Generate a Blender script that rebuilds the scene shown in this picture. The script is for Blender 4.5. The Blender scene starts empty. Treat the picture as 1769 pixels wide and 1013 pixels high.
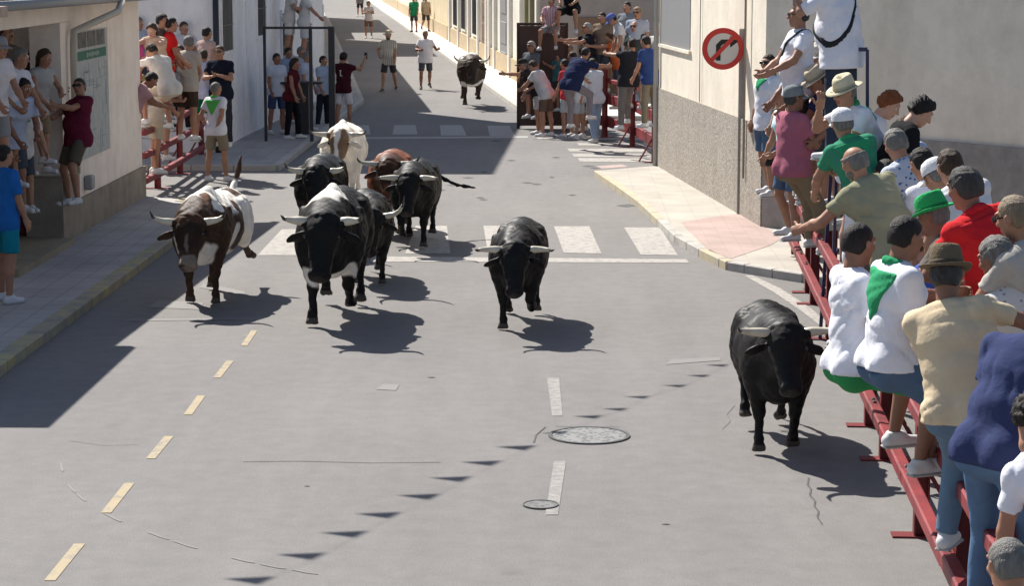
import bpy, math, random
import numpy as np
from mathutils import Vector, Matrix
rad = math.radians
scene = bpy.context.scene
COL = scene.collection
random.seed(7)

# ------------------------------------------------------------------ camera, light, exposure
FPX, CX, CY = 3900.0, 884.5, 506.5          # focal length and centre in photo pixels (1769 x 1013)
CAM_H = 4.0
PITCH, YAW = rad(8.55), rad(1.256)
cam_data = bpy.data.cameras.new('camera')
cam_data.sensor_width = 36.0
cam_data.lens = FPX / 1769.0 * 36.0
cam_data.clip_start = 0.1
cam_data.clip_end = 2000.0
cam = bpy.data.objects.new('camera', cam_data)
COL.objects.link(cam)
cam.location = (0, 0, CAM_H)
cam.rotation_euler = (rad(90) - PITCH, 0, YAW)
scene.camera = cam

world = bpy.data.worlds.new('World')
scene.world = world
world.use_nodes = True
wn = world.node_tree
for n in list(wn.nodes): wn.nodes.remove(n)
w_out = wn.nodes.new('ShaderNodeOutputWorld'); w_bg = wn.nodes.new('ShaderNodeBackground')
w_sky = wn.nodes.new('ShaderNodeTexSky')
w_sky.sky_type = 'NISHITA'; w_sky.sun_disc = False
SUN_DIR = Vector((-0.55, 0.80, 1.0)).normalized()     # from the ground towards the sun
w_sky.sun_elevation = math.asin(SUN_DIR.z)
w_sky.sun_rotation = math.atan2(SUN_DIR.x, SUN_DIR.y)
w_bg.inputs['Strength'].default_value = 0.07
wn.links.new(w_sky.outputs[0], w_bg.inputs[0]); wn.links.new(w_bg.outputs[0], w_out.inputs[0])

sun_data = bpy.data.lights.new('sun', 'SUN')
sun_data.energy = 4.6
sun_data.angle = rad(0.5)
sun_data.color = (1.0, 0.955, 0.88)
sun = bpy.data.objects.new('sun', sun_data)
COL.objects.link(sun)
sun.rotation_euler = (-SUN_DIR).to_track_quat('-Z', 'Y').to_euler()
sun.location = (-20, 40, 40)

scene.view_settings.view_transform = 'Standard'
scene.view_settings.look = 'None'
scene.view_settings.exposure = 0.80
scene.view_settings.gamma = 1.0
scene.render.engine = 'CYCLES'
scene.cycles.max_bounces = 5

# ------------------------------------------------------------------ pixel -> place in the street
_R = Matrix.Rotation(YAW, 3, 'Z') @ Matrix.Rotation(rad(90) - PITCH, 3, 'X')
def ray(px, py):
    return _R @ Vector(((px - CX) / FPX, -(py - CY) / FPX, -1.0))
def at(px, py, z=0.0):
    d = ray(px, py); t = (z - CAM_H) / d.z
    return Vector((d.x * t, d.y * t, z))
def at_s(px, py, s):
    """point seen at a photo pixel where one metre measures s photo pixels"""
    d = ray(px, py) * (FPX / s)
    return Vector((d.x, d.y, d.z + CAM_H))
def at_y(px, py, y):
    d = ray(px, py); t = y / d.y
    return Vector((d.x * t, y, CAM_H + d.z * t))

# ------------------------------------------------------------------ materials
_mats = {}
def mat(name, color, rough=0.7, spec=0.3, vary=0.0, vscale=3.0, bump=0.0, bscale=40.0, metal=0.0,
        color2=None, stretch=None, coords='Object', sheen=0.0, sss=0.0):
    if name in _mats: return _mats[name]
    m = bpy.data.materials.new(name); m.use_nodes = True
    nt = m.node_tree; b = nt.nodes['Principled BSDF']
    b.inputs['Roughness'].default_value = rough
    b.inputs['Specular IOR Level'].default_value = spec
    b.inputs['Metallic'].default_value = metal
    if sheen: b.inputs['Sheen Weight'].default_value = sheen
    col = (*color[:3], 1)
    b.inputs['Base Color'].default_value = col
    tc = mp = None
    def coord():
        nonlocal tc, mp
        if tc is None:
            tc = nt.nodes.new('ShaderNodeTexCoord'); mp = nt.nodes.new('ShaderNodeMapping')
            if stretch: mp.inputs['Scale'].default_value = stretch
            nt.links.new(tc.outputs[coords], mp.inputs[0])
        return mp.outputs[0]
    if vary > 0 or color2:
        nz = nt.nodes.new('ShaderNodeTexNoise'); nz.inputs['Scale'].default_value = vscale
        nz.inputs['Detail'].default_value = 6; nz.inputs['Roughness'].default_value = 0.6
        nt.links.new(coord(), nz.inputs['Vector'])
        rp = nt.nodes.new('ShaderNodeValToRGB')
        c2 = color2 if color2 else tuple(c * (1 - vary) for c in color)
        c1 = color if color2 else tuple(min(1, c * (1 + vary)) for c in color)
        rp.color_ramp.elements[0].position = 0.34; rp.color_ramp.elements[0].color = (*c2[:3], 1)
        rp.color_ramp.elements[1].position = 0.66; rp.color_ramp.elements[1].color = (*c1[:3], 1)
        nt.links.new(nz.outputs[0], rp.inputs[0]); nt.links.new(rp.outputs[0], b.inputs['Base Color'])
    if bump > 0:
        nb = nt.nodes.new('ShaderNodeTexNoise'); nb.inputs['Scale'].default_value = bscale
        nb.inputs['Detail'].default_value = 5
        bp = nt.nodes.new('ShaderNodeBump'); bp.inputs['Strength'].default_value = bump
        bp.inputs['Distance'].default_value = 0.02
        nt.links.new(coord(), nb.inputs['Vector'])
        nt.links.new(nb.outputs[0], bp.inputs['Height']); nt.links.new(bp.outputs[0], b.inputs['Normal'])
    _mats[name] = m
    return m

def lin(r, g, b):
    f = lambda c: (c / 255.0) ** 2.2
    return (f(r), f(g), f(b))
_cl = {}
def cloth(color, pattern=None):
    key = ('c',) + tuple(round(c, 3) for c in color) + (pattern,)
    if key in _cl: return _cl[key]
    m = mat('cloth_%d' % len(_cl), color, rough=0.9, spec=0.08, vary=0.06, vscale=7, bump=0.55, bscale=11, sheen=0.0)
    nt = m.node_tree; b = nt.nodes['Principled BSDF']
    if pattern:
        tc = nt.nodes.new('ShaderNodeTexCoord')
        rp = nt.nodes.new('ShaderNodeValToRGB'); rp.color_ramp.interpolation = 'CONSTANT'
        if pattern == 'stripes':
            wv = nt.nodes.new('ShaderNodeTexWave'); wv.inputs['Scale'].default_value = 5.5
            nt.links.new(tc.outputs['Object'], wv.inputs[0]); src = wv.outputs[1]
        else:
            wv = nt.nodes.new('ShaderNodeTexVoronoi'); wv.inputs['Scale'].default_value = 24
            nt.links.new(tc.outputs['Object'], wv.inputs['Vector']); src = wv.outputs[0]
        c2 = {'stripes': (0.30, 0.26, 0.23), 'leafy': (0.30, 0.30, 0.33), 'blue': (0.10, 0.16, 0.34)}[pattern]
        rp.color_ramp.elements[0].position = 0; rp.color_ramp.elements[0].color = (*c2, 1)
        rp.color_ramp.elements[1].position = {'stripes': 0.3, 'leafy': 0.22, 'blue': 0.3}[pattern]
        rp.color_ramp.elements[1].color = (*color, 1)
        nt.links.new(src, rp.inputs[0]); nt.links.new(rp.outputs[0], b.inputs['Base Color'])
    _cl[key] = m
    return m

# ------------------------------------------------------------------ objects
def tag(o, label=None, cat=None, group=None, kind=None):
    if label: o['label'] = label
    if cat: o['category'] = cat
    if group: o['group'] = group
    if kind: o['kind'] = kind
    return o
def empty(name, loc=(0, 0, 0), rz=0.0):
    o = bpy.data.objects.new(name, None); COL.objects.link(o)
    o.location = loc; o.rotation_euler = (0, 0, rz); o.empty_display_size = 0.2
    return o
def link_mesh(name, me, parent=None, mats=None):
    o = bpy.data.objects.new(name, me); COL.objects.link(o)
    if parent: o.parent = parent
    if mats:
        for m in (mats if isinstance(mats, (list, tuple)) else [mats]): me.materials.append(m)
    return o

class MB:
    """collects plain shapes into one mesh"""
    def __init__(s): s.v = []; s.f = []; s.mi = []
    def add(s, vs, fs, mi=0):
        o = len(s.v); s.v += [tuple(v) for v in vs]
        s.f += [tuple(i + o for i in f) for f in fs]; s.mi += [mi] * len(fs)
    def quad(s, a, b, c, d, mi=0): s.add([a, b, c, d], [(0, 1, 2, 3)], mi)
    def poly(s, pts, mi=0): s.add(pts, [tuple(range(len(pts)))], mi)
    def prism(s, pts, z0, z1, mi=0):
        n = len(pts)
        ar = sum(pts[i][0] * pts[(i + 1) % n][1] - pts[(i + 1) % n][0] * pts[i][1] for i in range(n))
        if ar < 0: pts = pts[::-1]
        vs = [(p[0], p[1], z0) for p in pts] + [(p[0], p[1], z1) for p in pts]
        fs = [tuple(range(n - 1, -1, -1)), tuple(range(n, 2 * n))] + [(i, (i + 1) % n, n + (i + 1) % n, n + i) for i in range(n)]
        s.add(vs, fs, mi)
    def box(s, c, size, M=None, mi=0, bev=0.0):
        hx, hy, hz = size[0] / 2, size[1] / 2, size[2] / 2
        c = Vector(c); M = M or Matrix.Identity(3)
        if bev <= 0:
            vs = [c + M @ Vector((x * hx, y * hy, z * hz)) for z in (-1, 1) for y in (-1, 1) for x in (-1, 1)]
            s.add(vs, [(0, 2, 3, 1), (4, 5, 7, 6), (0, 1, 5, 4), (2, 6, 7, 3), (0, 4, 6, 2), (1, 3, 7, 5)], mi)
        else:
            b = min(bev, hx * .9, hy * .9, hz * .9); vs = []; idx = {}
            for z in (-1, 1):
                for y in (-1, 1):
                    for x in (-1, 1):
                        for ax in range(3):
                            p = [x * (hx - b), y * (hy - b), z * (hz - b)]
                            p[ax] = (x * hx, y * hy, z * hz)[ax]
                            idx[(x, y, z, ax)] = len(vs); vs.append(c + M @ Vector(p))
            I = idx; fs = []
            for sg in (-1, 1):
                for ax in range(3):
                    def k(u, w):
                        t = [0, 0, 0]; t[ax] = sg; t[(ax + 1) % 3] = u; t[(ax + 2) % 3] = w
                        return I[(t[0], t[1], t[2], ax)]
                    f = [k(-1, -1), k(1, -1), k(1, 1), k(-1, 1)]
                    fs.append(tuple(f if sg > 0 else f[::-1]))
            for ax in range(3):
                a2, a3 = (ax + 1) % 3, (ax + 2) % 3
                for u in (-1, 1):
                    for w in (-1, 1):
                        def k(e, nax):
                            t = [0, 0, 0]; t[ax] = e; t[a2] = u; t[a3] = w
                            return I[(t[0], t[1], t[2], nax)]
                        f = [k(-1, a2), k(1, a2), k(1, a3), k(-1, a3)]
                        fs.append(tuple(f if u * w < 0 else f[::-1]))
            for z in (-1, 1):
                for y in (-1, 1):
                    for x in (-1, 1):
                        f = [I[(x, y, z, 0)], I[(x, y, z, 1)], I[(x, y, z, 2)]]
                        fs.append(tuple(f if x * y * z > 0 else f[::-1]))
            s.add(vs, fs, mi)
    def bar(s, a, b, w, h=None, mi=0, up=(0, 0, 1), bev=0.0):
        a = Vector(a); b = Vector(b); h = h or w
        y = (b - a); L = y.length; y.normalize()
        u = Vector(up)
        if abs(y.dot(u)) > .98: u = Vector((0, 1, 0)) if abs(y.y) < .9 else Vector((1, 0, 0))
        x = y.cross(u).normalized(); z = x.cross(y)
        M = Matrix((x, y, z)).transposed()
        s.box((a + b) / 2, (w, L, h), M, mi, bev)
    def tube(s, pts, rs, n=10, mi=0, caps=True):
        pts = [Vector(p) for p in pts]
        if not isinstance(rs, (list, tuple)): rs = [rs] * len(pts)
        rings = []; ref = None
        for i, p in enumerate(pts):
            t = (pts[min(i + 1, len(pts) - 1)] - pts[max(i - 1, 0)]).normalized()
            if ref is None:
                ref = t.orthogonal().normalized()
            ref = (ref - t * ref.dot(t)).normalized(); bn = t.cross(ref)
            rings.append([p + (ref * math.cos(2 * math.pi * k / n) + bn * math.sin(2 * math.pi * k / n)) * rs[i] for k in range(n)])
        vs = [v for r in rings for v in r]; fs = []
        for i in range(len(pts) - 1):
            for k in range(n):
                fs.append((i * n + k, i * n + (k + 1) % n, (i + 1) * n + (k + 1) % n, (i + 1) * n + k))
        if caps:
            fs.append(tuple(range(n - 1, -1, -1))); fs.append(tuple(range((len(pts) - 1) * n, len(pts) * n)))
        s.add(vs, fs, mi)
    def lathe(s, prof, c=(0, 0, 0), M=None, n=24, sx=1.0, sy=1.0, mi=0, wob=None):
        M = M or Matrix.Identity(3); c = Vector(c); vs = []; fs = []
        for r, z in prof:
            for k in range(n):
                a = 2 * math.pi * k / n
                dz = wob(a, r) if wob else 0
                vs.append(c + M @ Vector((r * sx * math.cos(a), r * sy * math.sin(a), z + dz)))
        for i in range(len(prof) - 1):
            for k in range(n):
                fs.append((i * n + k, i * n + (k + 1) % n, (i + 1) * n + (k + 1) % n, (i + 1) * n + k))
        s.add(vs, fs, mi)
    def build(s, name, mats, parent=None, smooth=False):
        me = bpy.data.meshes.new(name)
        me.from_pydata(s.v, [], s.f)
        for m in (mats if isinstance(mats, (list, tuple)) else [mats]): me.materials.append(m)
        me.polygons.foreach_set('material_index', s.mi)
        if smooth: me.polygons.foreach_set('use_smooth', [True] * len(s.f))
        me.update()
        return link_mesh(name, me, parent)

# ------------------------------------------------------------------ smooth bodies from distance fields
class Field:
    def __init__(s): s.p = []; s.planes = []; s.noise = None; s.fold = None
    def cone(s, a, b, ra, rb, k=.03, n=None, w=1.0, clips=(), sub=False):
        a = np.array(a, float); b = np.array(b, float)
        m = max(ra, rb) * max(w, 1) + .02
        s.p.append(('c', np.minimum(a, b) - m, np.maximum(a, b) + m, (a, b, ra, rb, None if n is None else np.array(n, float), w), k, clips, sub)); return s
    def ell(s, c, r, R=None, k=.03, clips=(), sub=False):
        c = np.array(c, float); r = np.array(r, float); m = max(r) + .02
        R = np.eye(3) if R is None else np.array(R, float)
        ext = np.abs(R) @ r + .02
        s.p.append(('e', c - ext, c + ext, (c, r, R), k, clips, sub)); return s
    def evaluate(s, h):
        pad = 3 * h
        pos = [q for q in s.p if not q[6]]
        lo = np.min([q[1] for q in pos], axis=0) - pad; hi = np.max([q[2] for q in pos], axis=0) + pad
        n = np.ceil((hi - lo) / h).astype(int) + 1
        X = (lo[0] + np.arange(n[0]) * h).astype(np.float32); Y = (lo[1] + np.arange(n[1]) * h).astype(np.float32); Z = (lo[2] + np.arange(n[2]) * h).astype(np.float32)
        F = np.full(n, .2, np.float32)
        for t, l, u, a, k, clips, sub in s.p:
            i0 = np.maximum(np.floor((l - k - lo) / h).astype(int) - 1, 0); i1 = np.minimum(np.ceil((u + k - lo) / h).astype(int) + 2, n)
            if np.any(i1 <= i0): continue
            sl = tuple(slice(i0[j], i1[j]) for j in range(3))
            x = X[sl[0]][:, None, None]; y = Y[sl[1]][None, :, None]; z = Z[sl[2]][None, None, :]
            if t == 'c':
                A, B, ra, rb, nn, w = a
                qx, qy, qz = x - A[0], y - A[1], z - A[2]; ba = B - A
                if nn is not None:
                    f = (qx * nn[0] + qy * nn[1] + qz * nn[2]) * (1 - 1 / w)
                    qx, qy, qz = qx - f * nn[0], qy - f * nn[1], qz - f * nn[2]
                    ba = ba - nn * np.dot(ba, nn) * (1 - 1 / w)
                hh = np.clip((qx * ba[0] + qy * ba[1] + qz * ba[2]) / max(np.dot(ba, ba), 1e-9), 0, 1)
                d = np.sqrt((qx - hh * ba[0]) ** 2 + (qy - hh * ba[1]) ** 2 + (qz - hh * ba[2]) ** 2) - (ra + (rb - ra) * hh)
            else:
                c, r, R = a
                qx, qy, qz = x - c[0], y - c[1], z - c[2]
                u_ = [(qx * R[0, j] + qy * R[1, j] + qz * R[2, j]) / r[j] for j in range(3)]
                k0 = np.sqrt(u_[0] ** 2 + u_[1] ** 2 + u_[2] ** 2)
                k1 = np.sqrt((u_[0] / r[0]) ** 2 + (u_[1] / r[1]) ** 2 + (u_[2] / r[2]) ** 2) + 1e-9
                d = k0 * (k0 - 1) / k1
            for c, nn in clips:
                d = np.maximum(d, (x - c[0]) * nn[0] + (y - c[1]) * nn[1] + (z - c[2]) * nn[2])
            G = F[sl]
            if sub:
                d = -d; hh = np.maximum(k - np.abs(G - d), 0) / k
                F[sl] = np.maximum(G, d) + hh * hh * k / 4
            else:
                hh = np.maximum(k - np.abs(G - d), 0) / k
                F[sl] = np.minimum(G, d) - hh * hh * k / 4
        x = X[:, None, None]; y = Y[None, :, None]; z = Z[None, None, :]
        if s.noise:
            for amp, w1, w2, ph in s.noise:
                F += (amp * np.sin(x * w1[0] + y * w1[1] + z * w1[2] + ph + 1.3 * np.sin(x * w2[1] * .6 + z * w2[0] * .5 + ph)) * np.sin(x * w2[0] + y * w2[1] + z * w2[2] + 2 * ph)).astype(np.float32)
        if s.fold:
            for amp, w1, w2, ph in s.fold:
                q = np.sin(x * w1[0] + y * w1[1] + z * w1[2] + ph + 1.1 * np.sin(x * w2[0] + y * w2[1] + z * w2[2]))
                msk = np.clip(np.sin(x * w2[2] + y * w2[0] + z * w2[1] + 2 * ph) + .2, 0, 1)
                F += (amp * (1 - np.abs(q)) ** 3 * msk * 1.6).astype(np.float32)
        for c, nn in s.planes:
            F = np.maximum(F, (x - c[0]) * nn[0] + (y - c[1]) * nn[1] + (z - c[2]) * nn[2])
        return F, lo, h
    def mesh(s, h):
        F, lo, h = s.evaluate(h)
        ins = F < 0
        nx, ny, nz = F.shape
        c = [ins[dx:nx - 1 + dx, dy:ny - 1 + dy, dz:nz - 1 + dz] for dx in (0, 1) for dy in (0, 1) for dz in (0, 1)]
        anyc = c[0].copy(); allc = c[0].copy()
        for q in c[1:]: anyc |= q; allc &= q
        act = anyc & ~allc
        cells = np.argwhere(act)
        if len(cells) == 0: return np.zeros((0, 3)), np.zeros((0, 4), int)
        idx = np.full(act.shape, -1, np.int32); idx[act] = np.arange(len(cells))
        off = np.array([(dx, dy, dz) for dx in (0, 1) for dy in (0, 1) for dz in (0, 1)])
        vals = np.stack([F[cells[:, 0] + o[0], cells[:, 1] + o[1], cells[:, 2] + o[2]] for o in off], 1)
        acc = np.zeros((len(cells), 3)); cnt = np.zeros(len(cells))
        for i in range(8):
            for j in range(i + 1, 8):
                if np.abs(off[i] - off[j]).sum() != 1: continue
                a, b = vals[:, i], vals[:, j]; m = (a < 0) != (b < 0)
                t = np.where(m, a / np.where(a == b, 1, a - b), 0)
                p = off[i][None] + (off[j] - off[i])[None] * t[:, None]
                acc += p * m[:, None]; cnt += m
        V = lo + (cells + acc / np.maximum(cnt, 1)[:, None]) * h
        Q = []
        for ax in range(3):
            a, b = (ax + 1) % 3, (ax + 2) % 3
            s0 = [slice(None)] * 3; s1 = [slice(None)] * 3
            s0[ax] = slice(0, -1); s1[ax] = slice(1, None)
            i0, i1 = ins[tuple(s0)], ins[tuple(s1)]
            e = np.argwhere(i0 != i1)
            e = e[(e[:, a] > 0) & (e[:, b] > 0) & (e[:, a] < F.shape[a] - 1) & (e[:, b] < F.shape[b] - 1)]
            if len(e) == 0: continue
            def cell(da, db):
                q = e.copy(); q[:, a] -= da; q[:, b] -= db
                return idx[q[:, 0], q[:, 1], q[:, 2]]
            q = np.stack([cell(1, 1), cell(0, 1), cell(0, 0), cell(1, 0)], 1)
            fl = ~i0[e[:, 0], e[:, 1], e[:, 2]]
            q[fl] = q[fl][:, ::-1]
            Q.append(q)
        Q = np.concatenate(Q); Q = Q[(Q >= 0).all(1)]
        return V, Q

def join_vq(parts):
    V = []; Q = []; MI = []; o = 0
    for v, q, mi in parts:
        V.append(v); Q.append(q + o); o += len(v)
        MI.append(np.broadcast_to(np.asarray(mi, np.int32), (len(q),)))
    return np.concatenate(V), np.concatenate(Q), np.concatenate(MI)
def np_mesh(name, V, Q, mats, mi=None, parent=None, attr=None):
    me = bpy.data.meshes.new(name)
    me.vertices.add(len(V)); me.vertices.foreach_set('co', V.astype(np.float32).ravel())
    me.loops.add(len(Q) * 4); me.loops.foreach_set('vertex_index', Q.astype(np.int32).ravel())
    me.polygons.add(len(Q)); me.polygons.foreach_set('loop_start', np.arange(len(Q), dtype=np.int32) * 4)
    me.polygons.foreach_set('loop_total', np.full(len(Q), 4, np.int32))
    for m in (mats if isinstance(mats, (list, tuple)) else [mats]): me.materials.append(m)
    if mi is not None: me.polygons.foreach_set('material_index', np.asarray(mi, np.int32))
    me.polygons.foreach_set('use_smooth', np.ones(len(Q), bool))
    if attr is not None:
        ca = me.color_attributes.new('coat', 'FLOAT_COLOR', 'POINT')
        ca.data.foreach_set('color', np.concatenate([attr, np.ones((len(V), 1))], 1).astype(np.float32).ravel())
    me.update(calc_edges=True)
    return link_mesh(name, me, parent)
def field_obj(name, F, h, m, parent=None):
    V, Q = F.mesh(h)
    return np_mesh(name, V, Q, m, None, parent)
# ------------------------------------------------------------------ ground, road markings, pavements
def road_material():
    m = bpy.data.materials.new('asphalt'); m.use_nodes = True
    nt = m.node_tree; b = nt.nodes['Principled BSDF']; L = nt.links.new
    tc = nt.nodes.new('ShaderNodeTexCoord')
    def noise(scale, detail, stretch=(1, 1, 1), rough=.6):
        mp = nt.nodes.new('ShaderNodeMapping'); mp.inputs['Scale'].default_value = stretch
        n = nt.nodes.new('ShaderNodeTexNoise'); n.inputs['Scale'].default_value = scale
        n.inputs['Detail'].default_value = detail; n.inputs['Roughness'].default_value = rough
        L(tc.outputs['Object'], mp.inputs[0]); L(mp.outputs[0], n.inputs['Vector']); return n
    def ramp(src, p0, c0, p1, c1):
        r = nt.nodes.new('ShaderNodeValToRGB')
        r.color_ramp.elements[0].position = p0; r.color_ramp.elements[0].color = (c0, c0, c0, 1)
        r.color_ramp.elements[1].position = p1; r.color_ramp.elements[1].color = (c1, c1, c1, 1)
        L(src.outputs[0], r.inputs[0]); return r
    def mul(a, c):
        x = nt.nodes.new('ShaderNodeMix'); x.data_type = 'RGBA'; x.blend_type = 'MULTIPLY'
        x.inputs[0].default_value = 1; L(a, x.inputs[6]); L(c, x.inputs[7]); return x.outputs[2]
    base = nt.nodes.new('ShaderNodeRGB'); base.outputs[0].default_value = (0.198, 0.188, 0.182, 1)
    c = mul(base.outputs[0], ramp(noise(.35, 4), .3, .93, .7, 1.06).outputs[0])
    c = mul(c, ramp(noise(1.3, 5, (1.5, .12, 1)), .3, .94, .7, 1.05).outputs[0])
    c = mul(c, ramp(noise(5, 6), .35, .93, .65, 1.05).outputs[0])
    c = mul(c, ramp(noise(24, 8, (1, 1, 1), .8), .32, .92, .62, 1.03).outputs[0])
    c = mul(c, ramp(noise(90, 3), .3, .78, .7, 1.18).outputs[0])
    c = mul(c, ramp(noise(2.2, 2, (1, 1, 1), .4), .72, 1.0, .82, .80).outputs[0])
    L(c, b.inputs['Base Color'])
    b.inputs['Roughness'].default_value = .85; b.inputs['Specular IOR Level'].default_value = .25
    n = noise(160, 3); bp = nt.nodes.new('ShaderNodeBump'); bp.inputs['Strength'].default_value = .25; bp.inputs['Distance'].default_value = .01
    L(n.outputs[0], bp.inputs['Height']); L(bp.outputs[0], b.inputs['Normal'])
    return m
M_ROAD = road_material()
g = MB(); g.quad((-300, -60, 0), (300, -60, 0), (300, 700, 0), (-300, 700, 0))
tag(g.build('road', M_ROAD), kind='structure')

def worn(name, col, lo=.42, hi=.60, scale=9):
    """paint worn through to the asphalt"""
    m = bpy.data.materials.new(name); m.use_nodes = True; nt = m.node_tree; b = nt.nodes['Principled BSDF']
    tc = nt.nodes.new('ShaderNodeTexCoord'); n = nt.nodes.new('ShaderNodeTexNoise'); n.inputs['Scale'].default_value = scale
    n.inputs['Detail'].default_value = 8; n.inputs['Roughness'].default_value = .75
    r = nt.nodes.new('ShaderNodeValToRGB')
    r.color_ramp.elements[0].position = lo; r.color_ramp.elements[0].color = (.198, .188, .182, 1)
    r.color_ramp.elements[1].position = hi; r.color_ramp.elements[1].color = (*col, 1)
    nt.links.new(tc.outputs['Object'], n.inputs['Vector']); nt.links.new(n.outputs[0], r.inputs[0]); nt.links.new(r.outputs[0], b.inputs['Base Color'])
    b.inputs['Roughness'].default_value = .8
    return m
M_WHITE = worn('road_paint_white', (.37, .345, .315), .36, .52)
M_CREAM = worn('road_paint_cream', (.36, .29, .175), .36, .50)
M_FAINT = worn('road_paint_faint', (.207, .197, .190), .50, .75, 14)
M_TAR = mat('tar', (.085, .085, .085), .8, vary=.3, vscale=20)
Z1 = 0.004
def px_poly(pts, z=Z1): return [at(x, y, z) for x, y in pts]
mk = MB()
for x0, x1, y0, y1, w in [(416, 445, 571, 597, 14), (368, 404, 623.5, 652.6, 16), (317, 355, 684, 716.5, 18), (252, 300, 754, 792.6, 20), (174, 232.5, 835, 886.5, 22), (76, 147, 940, 1003.6, 24)]:
    mk.poly(px_poly([(x0, y1), (x0 + w * .82, y1), (x1, y0), (x1 - w * .8, y0)]))
mk.poly(px_poly([(20, 1060), (47, 1060), (100, 1018), (74, 1018)]))
tag(mk.build('lane_dashes', M_CREAM), kind='structure')
mk = MB()
for p in [[(954, 719), (972, 719), (966, 653), (945, 653)], [(942, 890), (964, 890), (978, 797), (957, 797)]]: mk.poly(px_poly(p))
tag(mk.build('centre_dashes', worn('road_paint_grey', (.30, .28, .265), .40, .58, 12)), kind='structure')
mk = MB()
for p in [[(445, 441), (520, 441), (560, 396), (487, 396)], [(555, 439), (650, 439), (655, 394), (590, 394)],
          [(700, 438), (778, 438), (772, 390), (718, 390)],
          [(843, 437), (905, 437), (895, 390), (835, 390)], [(974, 437), (1039, 438), (1018, 391), (957, 391)],
          [(1107, 440), (1171, 441), (1140, 393), (1078, 393)], [(640, 452), (1190, 454), (1186, 448), (640, 443)]]:
    mk.poly(px_poly(p))
tag(mk.build('zebra_crossing', M_WHITE), kind='structure')
mk = MB()
for p in [[(610, 232), (640, 232), (637, 216), (612, 216)], [(678, 232), (721, 232), (718, 216), (681, 216)], [(762, 234), (806, 234), (798, 216), (760, 216)],
          [(846, 235), (890, 235), (880, 217), (842, 217)], [(530, 232), (562, 232), (568, 216), (540, 216)], [(600, 240), (912, 238), (912, 235), (600, 237)]]:
    mk.poly(px_poly(p))
tag(mk.build('far_zebra_crossing', worn('road_paint_old', (.34, .34, .33), .3, .5)), kind='structure')
mk = MB()
for y, x0, x1, h in [(239, 930, 1150, 4), (259, 984, 1150, 5), (268, 992, 1150, 5.5), (276, 1002, 1150, 6), (249, 1000, 1150, 4)]:
    mk.poly(px_poly([(x0, y + h / 2), (x1, y + h / 2 + 1), (x1, y - h / 2 + 1), (x0 - 4, y - h / 2)]))
mk.poly(px_poly([(1286, 476), (1300, 476), (1348, 498), (1400, 532), (1450, 575), (1440, 580), (1385, 538), (1338, 506)]))
tag(mk.build('side_street_markings', M_WHITE), kind='structure')
mk = MB()
mk.poly(px_poly([(215, 555), (450, 552), (450, 549), (215, 552)]))
mk.poly(px_poly([(255, 531), (345, 535), (352, 523), (275, 519)])); mk.poly(px_poly([(345, 497), (430, 512), (420, 503), (352, 489)]))
mk.poly(px_poly([(650, 673), (684, 675), (690, 665), (662, 664)]))
mk.poly(px_poly([(1150, 630), (1245, 623), (1245, 617), (1160, 621)]))
def strip(pts, w, z=Z1):
    P = [at(x, y, z) for x, y in pts]
    for i in range(len(P) - 1):
        t = (P[i + 1] - P[i]).normalized(); n = Vector((-t.y, t.x, 0)) * w / 2
        mk.quad(P[i] - n, P[i + 1] - n, P[i + 1] + n, P[i] + n)
arc = [(105, 800), (109, 818), (118, 838), (133, 854), (152, 869), (182, 888), (216, 905), (256, 920), (300, 935), (350, 951), (400, 964), (450, 975), (505, 985), (560, 994), (620, 1003)]
for i_ in (0, 2, 3, 5, 7, 8, 10, 11, 12):
    a_, b_ = arc[i_], arc[i_ + 1]; strip([a_, ((a_[0] + b_[0]) / 2, (a_[1] + b_[1]) / 2 + 1), (a_[0] + (b_[0] - a_[0]) * .8, a_[1] + (b_[1] - a_[1]) * .8)], .018)
tag(mk.build('faint_old_markings', M_FAINT), kind='structure')
mk = MB()
strip([(420, 798), (520, 797), (640, 800), (760, 799)], .012); strip([(1397, 826), (1395, 838), (1401, 845), (1399, 856), (1408, 866), (1407, 875), (1414, 884), (1412, 894), (1420, 906)], .014)
strip([(1270, 700), (1256, 716), (1262, 728), (1248, 742)], .004); strip([(120, 762), (180, 770), (240, 768)], .006)
strip([(922, 765), (926, 752), (942, 738)], .015); strip([(960, 737), (1070, 738)], .01)
rng = random.Random(3)
for _ in range(16):
    x = rng.uniform(760, 1080); y = rng.uniform(240, 345); w = rng.uniform(4, 12)
    mk.poly(px_poly([(x - w, y), (x, y + 1.6), (x + w, y + .4), (x, y - 1.4)]))
for x, y, w in [(1082, 355, 18), (1150, 906, 8), (745, 652, 8), (530, 840, 6), (1362, 745, 16)]:
    mk.poly(px_poly([(x - w, y), (x, y + w * .16), (x + w, y + .4), (x + w * .2, y - w * .16)]))
tag(mk.build('cracks_and_stains', M_TAR), kind='structure')

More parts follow.
